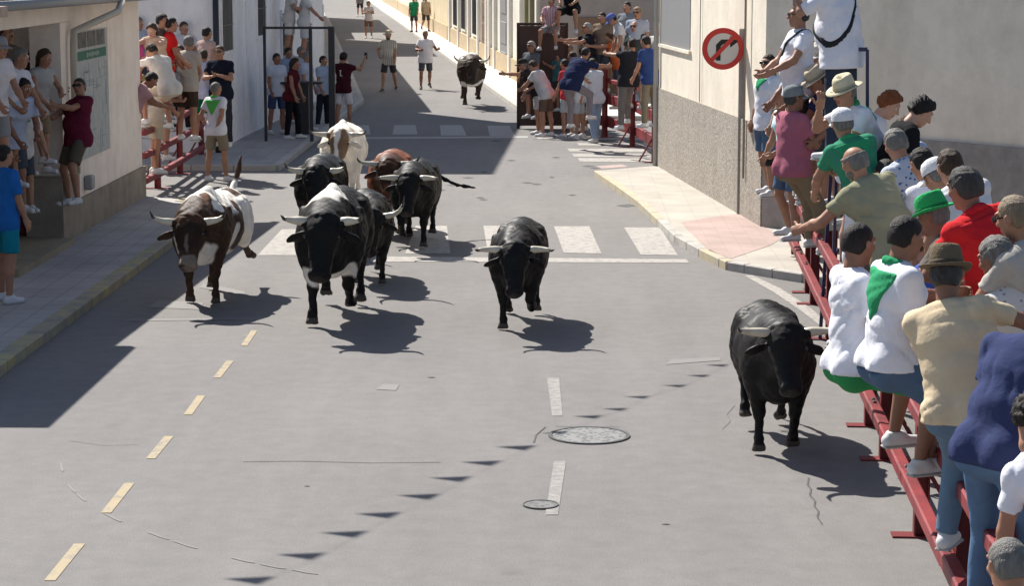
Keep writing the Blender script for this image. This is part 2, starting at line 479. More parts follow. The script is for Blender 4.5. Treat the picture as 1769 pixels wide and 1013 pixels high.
def manhole(px, py, r, label, cover):
    c = at(px, py); root = empty('manhole_cover', c); tag(root, label, 'manhole cover')
    rim = MB(); rim.lathe([(r * 1.06, .003), (r * 1.05, .012), (r * .97, .012), (r * .96, .005)], n=48); rim.build('rim', mat('iron_rim', (.09, .09, .09), .6, metal=.4), root)
    m = bpy.data.materials.new('manhole_iron'); m.use_nodes = True; nt = m.node_tree; b = nt.nodes['Principled BSDF']
    tc = nt.nodes.new('ShaderNodeTexCoord'); v = nt.nodes.new('ShaderNodeTexVoronoi'); v.inputs['Scale'].default_value = 22
    rp = nt.nodes.new('ShaderNodeValToRGB'); rp.color_ramp.elements[0].position = .22; rp.color_ramp.elements[0].color = (.055, .055, .055, 1)
    rp.color_ramp.elements[1].position = .55; rp.color_ramp.elements[1].color = (cover, cover, cover * .97, 1)
    nt.links.new(tc.outputs['Object'], v.inputs['Vector']); nt.links.new(v.outputs[0], rp.inputs[0]); nt.links.new(rp.outputs[0], b.inputs['Base Color'])
    b.inputs['Roughness'].default_value = .6
    d = MB(); n = 40
    d.poly([(r * .955 * math.cos(2 * math.pi * k / n), r * .955 * math.sin(2 * math.pi * k / n), .008) for k in range(n)]); d.build('disc', m, root)
manhole(1018, 754, .325, 'large round iron manhole cover in the middle of the road', .21)
manhole(934, 874, .125, 'small round valve cover at the end of a white lane dash', .15)

# pavements -----------------------------------------------------------------
def paving(name, color, scale=(3.3, 3.3), mortar=.6):
    m = bpy.data.materials.new(name); m.use_nodes = True; nt = m.node_tree; b = nt.nodes['Principled BSDF']; L = nt.links.new
    tc = nt.nodes.new('ShaderNodeTexCoord'); br = nt.nodes.new('ShaderNodeTexBrick')
    br.inputs['Scale'].default_value = scale[0]; br.offset = 0; br.inputs['Brick Width'].default_value = 1; br.inputs['Row Height'].default_value = 1
    br.inputs['Mortar Size'].default_value = .02
    br.inputs['Color1'].default_value = (*color, 1); br.inputs['Color2'].default_value = (*[c * .93 for c in color], 1)
    br.inputs['Mortar'].default_value = (*[c * mortar for c in color], 1)
    n = nt.nodes.new('ShaderNodeTexNoise'); n.inputs['Scale'].default_value = 1.4; n.inputs['Detail'].default_value = 8
    rp = nt.nodes.new('ShaderNodeValToRGB'); rp.color_ramp.elements[0].position = .3; rp.color_ramp.elements[0].color = (.82, .81, .80, 1)
    rp.color_ramp.elements[1].position = .65; rp.color_ramp.elements[1].color = (1.05, 1.05, 1.05, 1)
    mx = nt.nodes.new('ShaderNodeMix'); mx.data_type = 'RGBA'; mx.blend_type = 'MULTIPLY'; mx.inputs[0].default_value = 1
    L(tc.outputs['Object'], br.inputs[0]); L(tc.outputs['Object'], n.inputs['Vector']); L(n.outputs[0], rp.inputs[0])
    L(br.outputs[0], mx.inputs[6]); L(rp.outputs[0], mx.inputs[7]); L(mx.outputs[2], b.inputs['Base Color'])
    b.inputs['Roughness'].default_value = .85
    return m
KH = .11
def pavement(name, pts, m, h=KH):
    p = MB(); p.prism([(q[0], q[1]) for q in pts], -.05, h); return tag(p.build(name, m), kind='structure')
def kerb(name, pts, m, w=.13, h=KH):
    k = MB(); P = [Vector((q[0], q[1], 0)) for q in pts]
    for i in range(len(P) - 1):
        t = (P[i + 1] - P[i]); L = t.length; t.normalize(); n = Vector((-t.y, t.x, 0))
        c = max(1, int(round(L / .8)))
        for j in range(c):
            a = P[i] + t * (L * j / c + .004); b2 = P[i] + t * (L * (j + 1) / c - .004)
            k.bar(a + Vector((0, 0, h / 2 + .004 - .02)), b2 + Vector((0, 0, h / 2 + .004 - .02)), w, h + .04, bev=.012)
    return tag(k.build(name, m), kind='structure')
M_PAVE = paving('paving_grey', (.36, .345, .33)); M_PAVE_L = paving('paving_left', (.42, .40, .39))
M_PAVE_FAR = paving('paving_far', (.70, .66, .60)); M_PINK = paving('paving_pink', (.42, .31, .275), (5, 5), .8)
M_PAVE_R = paving('paving_right', (.43, .395, .345), (2.5, 2.5), .85)
M_KERB = mat('kerb_stone', (.42, .40, .37), .85, vary=.15, vscale=4, bump=.3)
M_KY = mat('kerb_yellow_worn', (.50, .42, .26), .8, color2=(.40, .37, .32), vscale=3.5)
M_KYL = mat('kerb_yellow_old', (.44, .38, .20), .8, color2=(.27, .26, .24), vscale=3.0)
KXL = -5.50
pavement('left_pavement', [(KXL, 8), (KXL, 33.2), (-5.75, 34.6), (-6.2, 36.2), (-9.5, 36.9), (-9.5, 8)], M_PAVE_L)
kerb('left_kerb', [(KXL + .05, 8), (KXL + .05, 33.2), (-5.7, 34.6), (-6.15, 36.2)], M_KYL, w=.2)
a = at(477, 285, KH)
pavement('left_far_pavement', [(a.x, a.y), (-5.45, 61), (-14.5, 140), (-22, 205), (-60, 205), (-60, a.y), ], M_PAVE)
kerb('left_far_kerb', [(-14, a.y), (a.x, a.y), (-5.4, 61), (-14.45, 140)], M_KERB)
RK = [at(x, y, KH) for x, y in [(1032.6, 294.8), (1070, 320), (1108, 347), (1142, 378), (1173, 407), (1215, 430), (1250, 447), (1262, 452), (1292, 457), (1340, 465), (1392, 473), (1470, 484), (1700, 512)]]
RW = [at(1137.5, 286, KH), at(1354, 413, KH)]
wall_dir = (RW[1] - RW[0]).normalized()
pavement('right_pavement', [(p.x, p.y) for p in RK] + [(12, 27), (12, 44), (RW[0].x, RW[0].y)], M_PAVE_R)
kerb('right_kerb_yellow', RK[:4], M_KY); kerb('right_kerb', RK[3:6], M_KERB); kerb('right_kerb_corner', RK[5:8], M_KY); kerb('right_kerb_side', RK[7:], M_KERB)
pk = MB(); pk.poly([at(x, y, KH + .004) for x, y in [(1176, 384), (1244, 373), (1280, 369), (1352, 411), (1330, 424), (1262, 447), (1225, 433)]][::-1])
pk.poly([at(x, y, KH + .004) for x, y in [(1040, 291), (1078, 288), (1084, 287), (1074, 284), (1030, 287)]][::-1])
tag(pk.build('pink_paving', M_PINK), kind='structure')
far_dir = Vector((-11.7, 103.0, 0)).normalized()
FK = [at(915, 205), Vector((-1.3, 57.5, 0))]
FK2 = FK[0] + far_dir * 160
pavement('right_far_pavement', [(-.2, 54.9), (FK[0].x, FK[0].y), (FK2.x, FK2.y), (FK2.x + 30, FK2.y), (30, 54.9)], M_PAVE_FAR)
kerb('right_far_kerb', [(12, 54.9), (FK[0].x + .1, 54.9), (FK2.x, FK2.y)], mat('kerb_far', (.5, .48, .44), .85, vary=.12), w=.15)

# ------------------------------------------------------------------ buildings
M_CREAMW = mat('render_cream', (.74, .675, .57), .9, vary=.07, vscale=1.1, bump=.25, bscale=30)
M_SHADEW = mat('render_grey_cream', (.44,.40,.35), .9, vary=.07, vscale=.9, bump=.2, bscale=25)
M_PEBBLE = mat('pebbledash', (.50, .45, .39), .95, color2=(.21, .19, .165), vscale=26, bump=.9, bscale=60)
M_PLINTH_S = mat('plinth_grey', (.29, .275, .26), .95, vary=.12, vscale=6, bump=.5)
M_WHITEW = mat('render_white', (.82, .80, .80), .9, vary=.05, vscale=.8, bump=.2)
M_LOWW = mat('render_ivory', (.84, .75, .67), .9, vary=.06, vscale=1.2, bump=.2)
M_LOWP = mat('plinth_brown', (.27, .235, .19), .95, vary=.15, vscale=3, bump=.4)
M_DARK = mat('dark_iron', (.025, .025, .03), .5, .4)
M_GLASS = mat('dark_glass', (.04, .05, .06), .15, .6)
M_SHUT = mat('grey_shutter', (.26, .26, .265), .6, vary=.05, stretch=(1, 1, 40))
M_TILE = mat('roof_tile', (.55, .42, .33), .85, color2=(.40, .30, .24), vscale=3)
M_METALG = mat('grey_metal', (.30, .30, .30), .5, .5, metal=.3)

def weather(m, lo=.91, sc=1.1):
    nt = m.node_tree; b = nt.nodes['Principled BSDF']; src = b.inputs['Base Color'].links[0].from_socket
    for st, s_, l_, h_ in (((1, 1, .22), sc, lo, 1.03), ((1, 1, 1), 3.1, .93, 1.03)):
        tc = nt.nodes.new('ShaderNodeTexCoord'); mp = nt.nodes.new('ShaderNodeMapping'); mp.inputs['Scale'].default_value = st
        n = nt.nodes.new('ShaderNodeTexNoise'); n.inputs['Scale'].default_value = s_; n.inputs['Detail'].default_value = 9; n.inputs['Roughness'].default_value = .7
        r = nt.nodes.new('ShaderNodeValToRGB'); r.color_ramp.elements[0].position = .32; r.color_ramp.elements[0].color = (l_, l_ * .99, l_ * .97, 1); r.color_ramp.elements[1].position = .55; r.color_ramp.elements[1].color = (h_, h_, h_, 1)
        x = nt.nodes.new('ShaderNodeMix'); x.data_type = 'RGBA'; x.blend_type = 'MULTIPLY'; x.inputs[0].default_value = 1
        nt.links.new(tc.outputs['Object'], mp.inputs[0]); nt.links.new(mp.outputs[0], n.inputs['Vector']); nt.links.new(n.outputs[0], r.inputs[0])
        nt.links.new(src, x.inputs[6]); nt.links.new(r.outputs[0], x.inputs[7]); src = x.outputs[2]
    nt.links.new(src, b.inputs['Base Color'])
for m_ in (M_CREAMW, M_WHITEW, M_LOWW, M_LOWP, M_PLINTH_S, M_PEBBLE): weather(m_)
def slab(mb, a, b, z0, z1, th, side=1, mi=0):
    """vertical wall from a to b (plan points), thickness to the side away from the street"""
    a = Vector((a[0], a[1], 0)); b = Vector((b[0], b[1], 0)); t = (b - a).normalized(); n = Vector((-t.y, t.x, 0)) * side * th
    mb.prism([(a.x, a.y), (b.x, b.y), (b.x + n.x, b.y + n.y), (a.x + n.x, a.y + n.y)], z0, z1, mi)

# corner house on the right (sunny face A, shaded face B)
A0 = Vector((RW[0].x, RW[0].y, 0)); A1w = A0 + wall_dir * 9.55
A1 = Vector((A1w.x, A1w.y, 0))
B1 = A1 + Vector((3.33, -4.0, 0)) * 2.1
corner = empty('corner_house', A0)
tag(corner, 'cream rendered corner house with rough grey pebble plinth behind the turn sign', 'house')
inv = lambda v: (v[0] - A0.x, v[1] - A0.y)
w = MB(); w.prism([inv(p) for p in (A0, A1, B1, (B1.x + 6, B1.y + 8), (A0.x + 10, A0.y))], KH - .1, 8.5); w.build('wall', [M_CREAMW], corner)
AN = Vector((wall_dir.y, -wall_dir.x, 0)); AN = -AN if AN.x > 0 else AN
pl = MB(); PC = A0 + wall_dir * 10.9
q = [A0 + AN * .05, PC + AN * .05, PC + Vector((.2, -.1, 0)), (B1.x - .05, B1.y - .05), (B1.x + .3, B1.y + .3), PC + Vector((1.5, 1.0, 0)), (A0.x + .4, A0.y)]
pl = MB(); slab(pl, inv(A0 + AN * .04), inv(A1 + AN * .04), KH, 1.56, .3, side=1 if (Vector((-wall_dir.y, wall_dir.x, 0)).x > 0) else -1)
pl.build('pebble_plinth', M_PEBBLE, corner)
bt = (B1 - A1).normalized(); BN = Vector((bt.y, -bt.x, 0)); BN = -BN if BN.y > 0 else BN
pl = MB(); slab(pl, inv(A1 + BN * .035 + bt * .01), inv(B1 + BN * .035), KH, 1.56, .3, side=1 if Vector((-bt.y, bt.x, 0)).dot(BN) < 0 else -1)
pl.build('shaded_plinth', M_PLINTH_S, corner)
wm = MB(); c0 = A0 + wall_dir * .1 + AN * .03
wb = MB(); slab(wb, inv(A0 + wall_dir * .12 + AN * .012), inv(A0 + wall_dir * 3.3 + AN * .012), 2.38, 4.2, .25, side=1 if (Vector((-wall_dir.y, wall_dir.x, 0)).x > 0) else -1)
wo = wb.build('window', M_SHUT, corner)
sl = MB(); slab(sl, inv(A0 + wall_dir * .05 + AN * .05), inv(A0 + wall_dir * 3.4 + AN * .05), 2.32, 2.375, .1, side=1 if (Vector((-wall_dir.y, wall_dir.x, 0)).x > 0) else -1); sl.build('sill', M_CREAMW, wo)
dp = MB(); p = inv(A0 + AN * .07 + wall_dir * .03); dp.tube([(*p, 0.0), (*p, 8.3)], .045); dp.build('drainpipe', mat('pipe_pale', (.45, .44, .42), .6), corner, True)
dp = MB(); p = inv(A0 + AN * .03 + wall_dir * 4.4); dp.tube([(*p, 1.57), (*p, 8.3)], .008); dp.build('cable', M_METALG, corner)
dp = MB(); p = inv(A0 + AN * .07 + wall_dir * 8.4); dp.tube([(*p, .7), (*p, 8.3)], .018); dp.build('conduit', mat('conduit_brown', (.28, .24, .19), .7), corner, True)
rf = MB(); rf.prism([inv(p) for p in (A0 + AN * .3, A1 + AN * .3 + bt * 0, B1 + BN * .3, (B1.x + 6, B1.y + 8), (A0.x + 10, A0.y))], 8.5, 8.75); rf.build('roof', M_TILE, corner)

# low house on the left with the open porch
LX = -6.78
low = empty('low_house', (LX, 36.3, 0)); tag(low, 'low ivory house with tiled porch and town map on the wall', 'house')
def lo(x, y): return (x - LX, y - 36.3)
def lbox(mb, x0, x1, y0, y1, z0, z1, mi=0): mb.prism([lo(x0, y0), lo(x1, y0), lo(x1, y1), lo(x0, y1)], z0, z1, mi)
w = MB(); lbox(w, -13, LX, 31.15, 36.3, KH - .05, 3.55); lbox(w, -13, -8.9, 25.5, 31.147, KH - .05, 3.55)
lbox(w, -8.9, LX - .01, 25.5, 27.0, KH - .05, 3.08); w.build('wall', M_LOWW, low)
w = MB(); lbox(w, LX - .45, LX, 25.5, 31.14, 3.085, 3.5); w.build('porch_beam', M_LOWW, low)
w = MB(); lbox(w, LX - .42, LX + .0, 30.55, 31.14, 1.0, 3.08); w.build('pillar', M_LOWW, low)
w = MB(); lbox(w, LX - .46, LX + .05, 30.2, 31.3, KH - .05, 1.0); w.build('pillar_base', M_LOWP, low)
w = MB(); lbox(w, -12.9, LX + .045, 31.303, 36.345, KH - .05, .60); w.build('plinth', M_LOWP, low)
w = MB(); lbox(w, -8.9, LX + .2, 27.0, 30.19, KH, .2); w.build('porch_step', mat('step_stone', (.30, .26, .19), .9, vary=.15), low)
def roof_mesh(parent, e0, e1, z, rise, depth, amp=.035, pitch=.19):
    mb = MB(); e0 = Vector(e0); e1 = Vector(e1); t = (e1 - e0); L = t.length; t.normalize(); n = Vector((-1, 0, 0))
    cnt = int(L / pitch * 8); vs = []; fs = []
    for i in range(cnt + 1):
        s_ = L * i / cnt; ph = math.cos(2 * math.pi * s_ / pitch)
        for j in range(2):
            p = e0 + t * s_ + n * depth * j
            vs.append((p.x, p.y, z + rise * j + amp * ph)); vs.append((p.x, p.y, z + rise * j + amp * ph - .03))
    for i in range(cnt):
        a = i * 4
        fs += [(a, a + 4, a + 6, a + 2), (a + 1, a + 3, a + 7, a + 5), (a, a + 1, a + 5, a + 4)]
    mb.add(vs, fs); return mb.build('roof', M_TILE, parent, True)
ev0 = (-6.56 - LX, 25.5 - 36.3, 0); ev1 = (-6.22 - LX, 36.45 - 36.3, 0)
roof_mesh(low, ev0, ev1, 3.47, 1.6, 5.0)
gt = MB(); gp0 = Vector((-6.53 - LX, 25.5 - 36.3, 3.40)); gp1 = Vector((-6.16 - LX, 36.45 - 36.3, 3.37))
gt.tube([gp0, gp1], .062, n=12); gt.build('gutter', M_METALG, low, True)
ds = MB(); ds.tube([(-6.25 - LX, 32.2 - 36.3, 3.33), (-6.25 - LX, 31.9 - 36.3, 3.2), (-6.45 - LX, 31.4 - 36.3, 3.08), (.09, 31.0 - 36.3, 2.95), (.09, 30.95 - 36.3, 2.7), (.09, 30.95 - 36.3, 1.0)], .05, n=12)
ds.build('downpipe', mat('pipe_beige', (.47, .43, .36), .5), low, True)
jb = MB(); jb.box((.06, 31.9 - 36.3, .78), (.12, .22, .20), bev=.02); jb.build('junction_box', M_METALG, low)
# the painted town map (flat panel, as in the street)
tm = empty('town_map', (LX + .004, 32.55, 2.02)); tag(tm, 'large faded town map with green title band on the ivory wall', 'map panel')
pb = MB(); pb.box((.01, 0, 0), (.02, 2.15, 1.80)); pb.build('panel', mat('map_paper', (.50, .50, .49), .8, color2=(.36, .39, .38), vscale=7, stretch=(1, 2.2, 1)), tm)
for k in range(3):
    pb = MB(); pb.box((.023, -.72 + k * .64, .78), (.006, .57, .22)); pb.build('photo', mat('map_photo', (.14, .13, .12), .7, vary=.4, vscale=6), tm)
pb = MB(); pb.box((.023, -.08, .56), (.006, 2.0, .13)); band = pb.build('title_band', mat('map_green', (.05, .16, .11), .7), tm)
pb = MB()
for k in range(8): pb.box((.0275, -.42 + k * .11, .56), (.003, .07, .05 if k % 3 else .07))
pb.build('title_lettering', mat('map_letters', (.30, .38, .34), .7), band)
rg = random.Random(5); pb = MB()
for _ in range(46):
    y = rg.uniform(-.95, .95); z = rg.uniform(-.82, .38); L = rg.uniform(.1, .5)
    if rg.random() < .5: pb.box((.0215, y, z), (.003, .012, min(L, .4)))
    else: pb.box((.0218, max(-.8, min(.8, y)), z), (.003, L, .012))
pb.build('street_plan', mat('map_lines', (.27, .31, .31), .8), tm)

# nearer house on the left, outside the picture: its eave shades the road
nh = empty('eave_house', (-6.8, 21.5, 0)); tag(nh, 'plain cream house just left of the view whose eave shades the road', 'house')
w = MB(); w.prism([(0, 0), (0, 3.98), (-7, 3.98), (-7, 0)], KH - .05, 3.3); w.build('wall', M_LOWW, nh)
w = MB(); w.prism([(.56, 0), (.56, 3.98), (-7, 3.98), (-7, 0)], 3.3, 3.42); w.build('roof', M_TILE, nh)

# white houses up the left side
def facade(name, pts, h, label, m, windows=(), eave=.35, depth=9.0, doors=()):
    """pts: two plan points along the street; windows: (t0, t1, z0, z1) along the wall in metres"""
    a = Vector((pts[0][0], pts[0][1], 0)); b = Vector((pts[1][0], pts[1][1], 0)); t = (b - a).normalized(); L = (b - a).length
    left = a.x < 0 and name != 'street_house'
    n = Vector((t.y, -t.x, 0));  n = n if (n.x > 0) == left else -n
    root = empty(name, a); tag(root, label, 'house', )
    w = MB(); q = [Vector((0, 0, 0)), b - a, b - a - n * depth, -n * depth]
    w.prism([(v.x, v.y) for v in q], 0, h); w.build('wall', m, root)
    r = MB(); q = [n * eave - t * .05, (b - a) + n * eave + t * .05, b - a - n * depth, -n * depth]
    r.prism([(v.x, v.y) for v in q], h, h + .18); r.build('roof', M_TILE, root)
    M = Matrix((t, n, Vector((0, 0, 1)))).transposed()
    for (t0, t1, z0, z1) in windows:
        c = t * (t0 + t1) / 2; f = MB()
        cz = (z0 + z1) / 2; W = t1 - t0; H = z1 - z0
        for sx in (-1, 1): f.box(c + t * sx * (W / 2 + .04) + n * .02 + Vector((0, 0, cz)), (.08, .06, H + .16), M)
        for sz in (-1, 1): f.box(c + n * .02 + Vector((0, 0, cz + sz * (H / 2 + .04))), (W - .001, .06, .08), M)
        fo = f.build('window', m, root)
        g_ = MB(); g_.box(c + n * .006 + Vector((0, 0, cz)), (W - .01, .02, H - .01), M); g_.build('pane', M_GLASS, fo)
        g_ = MB()
        k = max(2, int(W / .14))
        for i in range(1, k): g_.box(c + t * (-W / 2 + W * i / k) + n * .045 + Vector((0, 0, cz)), (.016, .016, H), M)
        g_.box(c + n * .045 + Vector((0, 0, cz)), (W, .02, .02), M); g_.build('bars', mat('bar_iron', (.10, .10, .11), .5), fo)
    for (t0, t1, z1, dm) in doors:
        c = t * (t0 + t1) / 2; W = t1 - t0
        f = MB(); f.box(c + n * .012 + Vector((0, 0, z1 / 2 + .05)), (W, .03, z1 - .1), M)
        for i in range(3): f.box(c + n * .03 + Vector((0, 0, .45 + i * z1 * .3)), (W * .7, .03, z1 * .22), M, bev=.012)
        d = f.build('door', dm, root)
    return root, t, n, M
facade('white_house', [(-6.85, 44.5), (-6.82, 48.9)], 3.7, 'low white house at the side street with grey shuttered window and black downpipe', M_WHITEW,
       windows=[(.9, 2.3, 2.05, 3.1)])
facade('white_house', [(-6.81, 48.92), (-6.50, 61.6)], 9.4, 'tall white house behind the dark gate frame on the left', M_WHITEW,
       windows=[(1.3, 2.5, 2.2, 3.4), (5.0, 6.2, 1.0, 2.6), (8.6, 9.8, 1.0, 2.6), (1.3, 2.5, 5.4, 6.9), (5.0, 6.2, 5.4, 6.9)], eave=.3)
dpb = MB(); dpb.tube([(-6.78, 44.42, 0.0), (-6.78, 44.42, 3.7)], .06, n=12)
o = dpb.build('downpipe', M_DARK, None, True); o.parent = bpy.data.objects['white_house']; o.matrix_parent_inverse = Matrix.Translation((6.85, -44.5, 0))
def lw(z): return (-6.5 - (z - 61.7) * .1136, z)
hs = [(61.7, 93.4, 5.0, 'long low white house beyond the gate on the shaded left side', M_WHITEW), (97.0, 109.6, 9.4, 'tall pale house far up the left side', M_LOWW),
      (110.0, 123, 3.2, 'single storey house far up the left side beyond the tall pale one', M_WHITEW), (123.3, 146, 8.0, 'two storey ivory house where the street fades out on the left', M_LOWW)]
for z0, z1, h, lb, m in hs:
    facade('white_house', [lw(z0), lw(z1)], h, lb, m, windows=[(2 + 4 * i, 3.1 + 4 * i, 1.1, 2.5) for i in range(int((z1 - z0 - 4) / 4))])
gw = MB(); slab(gw, lw(93.42), lw(96.98), 0, 2.2, .3); tag(gw.build('yard_wall', M_WHITEW), 'low white yard wall between two houses far up the left side', 'wall')

# sunny houses up the right side
FB = -.1136; FA = -.62 - FB * 63.5
def rw(px):
    z = FA / ((px - 970) / 3900.0 - FB); return Vector((FA + FB * z, z, 0))
c0 = rw(926)
def tt(px, base): return (rw(px) - base).length
M_SUNW = mat('render_sunny', (.74, .70, .61), .9, vary=.08, vscale=1.3, bump=.2)
M_SUNY = mat('render_yellow', (.66, .56, .38), .9, vary=.10, vscale=1.3, bump=.2)
M_STONE = mat('stone_base', (.58, .47, .31), .95, color2=(.42, .33, .22), vscale=5, bump=.5)
M_BROWN = mat('brown_door', (.20, .12, .075), .6, vary=.2, vscale=8, stretch=(8, 8, 1))
M_OLIVE = mat('olive_render', (.24, .22, .13), .9, vary=.1)
segs = [(926, 846, 7.5, 'sunny cream house on the far right corner with grey shutter and pilasters', M_SUNW),
        (845, 776, 6.8, 'sunny white house with three tall barred windows on the far right', M_SUNW),
        (775, 742, 6.0, 'yellow stone based house beyond the barred windows', M_SUNY), (741.5, 690, 6.5, 'distant pale house behind the man in green', M_SUNW),
        (689.5, 655, 6.0, 'farthest pale house at the top of the street on the right', M_SUNY)]
for i, (xa, xb, h, lb, m) in enumerate(segs):
    a, b = rw(xa), rw(xb)
    wins = []; doors = []
    if i == 1: wins = [(tt(826, a), tt(818, a), .95, 3.6), (tt(806, a), tt(799, a), .95, 3.6), (tt(792, a), tt(785, a), .95, 3.6)]; doors = [(tt(842, a), tt(833, a), 2.6, M_BROWN)]
    if i == 0: doors = [(tt(878, a), tt(865, a), 3.3, M_SHUT)]
    if i == 3: wins = [(4, 5.2, 1, 2.6), (12, 13.2, 1, 2.6)]
    root, t, n, M = facade('street_house', [a, b], h, lb, m, windows=wins, doors=doors)
    L = (b - a).length
    if i in (0, 1):
        pxs = ([921, 912, 903, 884, 858, 849] if i == 0 else [844, 829.5, 813, 795.5, 780])
        for x in pxs:
            pm = MB(); c = t * tt(x, a) + n * .05; pm.box(c + Vector((0, 0, h / 2 + .02)), (.42 if i == 0 else .45, .14, h - .1), M, bev=.02)
            pm.build('pilaster', M_OLIVE if x in (921, 912) else mat('pilaster_white', (.80, .78, .72), .85, vary=.04), root)
    sb = MB(); sb.box(t * (L / 2) + n * .02 + Vector((0, 0, .38)), (L - .01, .09, .74), M); sb.build('stone_base', M_STONE, root)
# house closing the right side street, seen in shade over the crowd
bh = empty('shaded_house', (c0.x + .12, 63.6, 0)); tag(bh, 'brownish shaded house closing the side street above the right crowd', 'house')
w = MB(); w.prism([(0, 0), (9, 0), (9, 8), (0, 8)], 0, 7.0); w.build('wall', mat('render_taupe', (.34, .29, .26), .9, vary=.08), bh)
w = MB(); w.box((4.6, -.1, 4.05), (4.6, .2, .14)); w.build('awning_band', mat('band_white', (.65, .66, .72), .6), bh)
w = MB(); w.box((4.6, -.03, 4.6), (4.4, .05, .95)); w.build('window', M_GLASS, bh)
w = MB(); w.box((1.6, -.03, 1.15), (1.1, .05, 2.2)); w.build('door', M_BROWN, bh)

# turn sign ---------------------------------------------------------------------
sb_ = at(1277.5, 370, KH); sign = empty('road_sign', (sb_.x, sb_.y, KH)); tag(sign, 'round red and white no right turn sign on grey post', 'road sign')
S_ = FPX / 114.8 / FPX
zc = CAM_H - 0; sc = at_y(1249, 84, sb_.y - .06); top = at_y(1277, 49, sb_.y).z
p = MB(); p.box((0, 0, (top - KH) / 2), (.085, .045, top - KH), bev=.008); p.build('post', mat('galvanised', (.30, .29, .28), .5, .5, metal=.3, vary=.1), sign)
def disc(mb, r, y0, th, mi=0, cx=0, cz=0, n=48):
    vs = []; 
    for s in (0, 1):
        for k in range(n): vs.append((cx + r * math.cos(2 * math.pi * k / n), y0 - th * s, cz + r * math.sin(2 * math.pi * k / n)))
    mb.add(vs, [tuple(range(n)), tuple(range(2 * n - 1, n - 1, -1))] + [(k, k + n, (k + 1) % n + n, (k + 1) % n) for k in range(n)], mi)
face = empty('sign_face', (sc.x - sb_.x, -.05, sc.z - KH)); face.parent = sign
RED = mat('sign_red', (.55, .03, .02), .4, .5); WHT = mat('sign_white', (.62, .60, .56), .4, .5); BLK = mat('sign_black', (.02, .02, .02), .5)
d = MB(); disc(d, .312, 0, .012); d.build('red_disc', RED, face)
d = MB(); disc(d, .232, -.0125, .002); d.build('white_disc', WHT, face)
def flat(mb, pts, y): mb.poly([(x, y, z) for x, z in pts])
u = .0087
def P(x, y): return ((x - 1249) * u, -(y - 84) * u)
ar = MB(); flat(ar, [P(1237, 104), P(1245, 104), P(1245, 80), P(1249, 76), P(1263, 76), P(1263, 68), P(1246, 68), P(1237, 77)], -.0175)
flat(ar, [P(1261, 82), P(1275, 71.5), P(1261, 62)], -.018); ar.build('arrow', BLK, face)
sl_ = MB(); flat(sl_, [P(1227, 101), P(1232, 106), P(1270, 66), P(1265, 61)], -.0205); sl_.build('slash', RED, face)
b_ = MB(); b_.box((.04, .03, 0), (.5, .02, .04)); b_.build('bracket', M_METALG, face)

# ------------------------------------------------------------------ red steel fences
M_REDF = mat('fence_red', (.27, .03, .034), .5, .4, color2=(.14, .018, .02), vscale=2.5, bump=.15)
M_REDP = mat('fence_red_post', (.15, .014, .017), .55, .4, vary=.25, vscale=3)
M_BOLT = mat('bolt_steel', (.2, .19, .18), .4, metal=.6)
def fence(label, pts, rails=((.42, .10), (1.0, .10)), h=1.15, group='red bull run fences', base=0.0, brace=True, side=-1, rw_=.09):
    root = empty('safety_fence', (pts[0][0], pts[0][1], base)); tag(root, label, 'fence', group)
    P = [Vector((p[0] - pts[0][0], p[1] - pts[0][1], 0)) for p in pts]
    for i, p in enumerate(P):
        t = (P[min(i + 1, len(P) - 1)] - P[max(i - 1, 0)]).normalized(); n = Vector((-t.y, t.x, 0))
        M = Matrix((t, n, Vector((0, 0, 1)))).transposed(); mb = MB()
        for s in (-1, 1): mb.box(p + n * s * .045 + Vector((0, 0, h / 2)), (.10, .012, h), M)
        mb.box(p + Vector((0, 0, h / 2)), (.012, .078, h - .004), M)
        mb.box(p + Vector((0, 0, .0075)), (.14, .40, .012), M)
        if brace:
            mb.bar(p + n * .30 + Vector((0, 0, .02)), p + n * .05 + Vector((0, 0, .45)), .03, .03)
        mb.build('post', M_REDP, root)
    for z, hh in rails:
        for i in range(len(P) - 1):
            t = (P[i + 1] - P[i]); L = t.length; t.normalize(); n = Vector((-t.y, t.x, 0)) * side
            a = P[i] + t * -.06 + n * .10; b = P[i + 1] + t * .03 + n * .10
            mb = MB(); mb.bar(a + Vector((0, 0, z)), b + Vector((0, 0, z - .01)), rw_, hh, bev=.012)
            r = mb.build('rail', M_REDF, root)
            bt_ = MB()
            for q_ in (a + t * .1, b - t * .1): bt_.box(q_ + Vector((0, 0, z + hh / 2 + .01)), (.03, .03, .02), bev=.006)
            bt_.build('bolt', M_BOLT, r)
    return root
FZ = [29.4, 26.7, 25.8, 23.4, 21.2, 19.0, 17.7, 15.3, 13.2, 11.2, 9.2]
def fx(z): return 2.50 + (z - 15.3) * .040
fence('long red steel fence the crowd climbs along the right side of the road', [(fx(z), z) for z in FZ], group=None, side=-1)
FZr = [29.5, 24.6, 19.8, 15.0, 10.2]
fence('second red fence line standing behind the right-hand crowd', [(fx(z) + .95, z) for z in FZr], group=None, side=1)
fence('red fence with crossed rails closing the left side street', [(-6.95, 36.9), (-6.95, 38.6), (-7.0, 41.2), (-7.05, 44.0)], rails=((.30, .1), (.72, .1), (1.1, .1)), side=-1)
fence('red fence inside the shaded porch on the left', [(-7.35, 27.2), (-7.35, 28.8), (-7.35, 30.4)], rails=((.40, .1), (1.0, .1)), side=-1, base=.2)
fence('red panelled fence beside the cream corner house on the far right', [(1.80, 43.7), (1.48, 47.2), (.95, 49.7), (.35, 51.0)], rails=((.35, .22), (.85, .22), (1.25, .1)), h=1.5, side=-1)
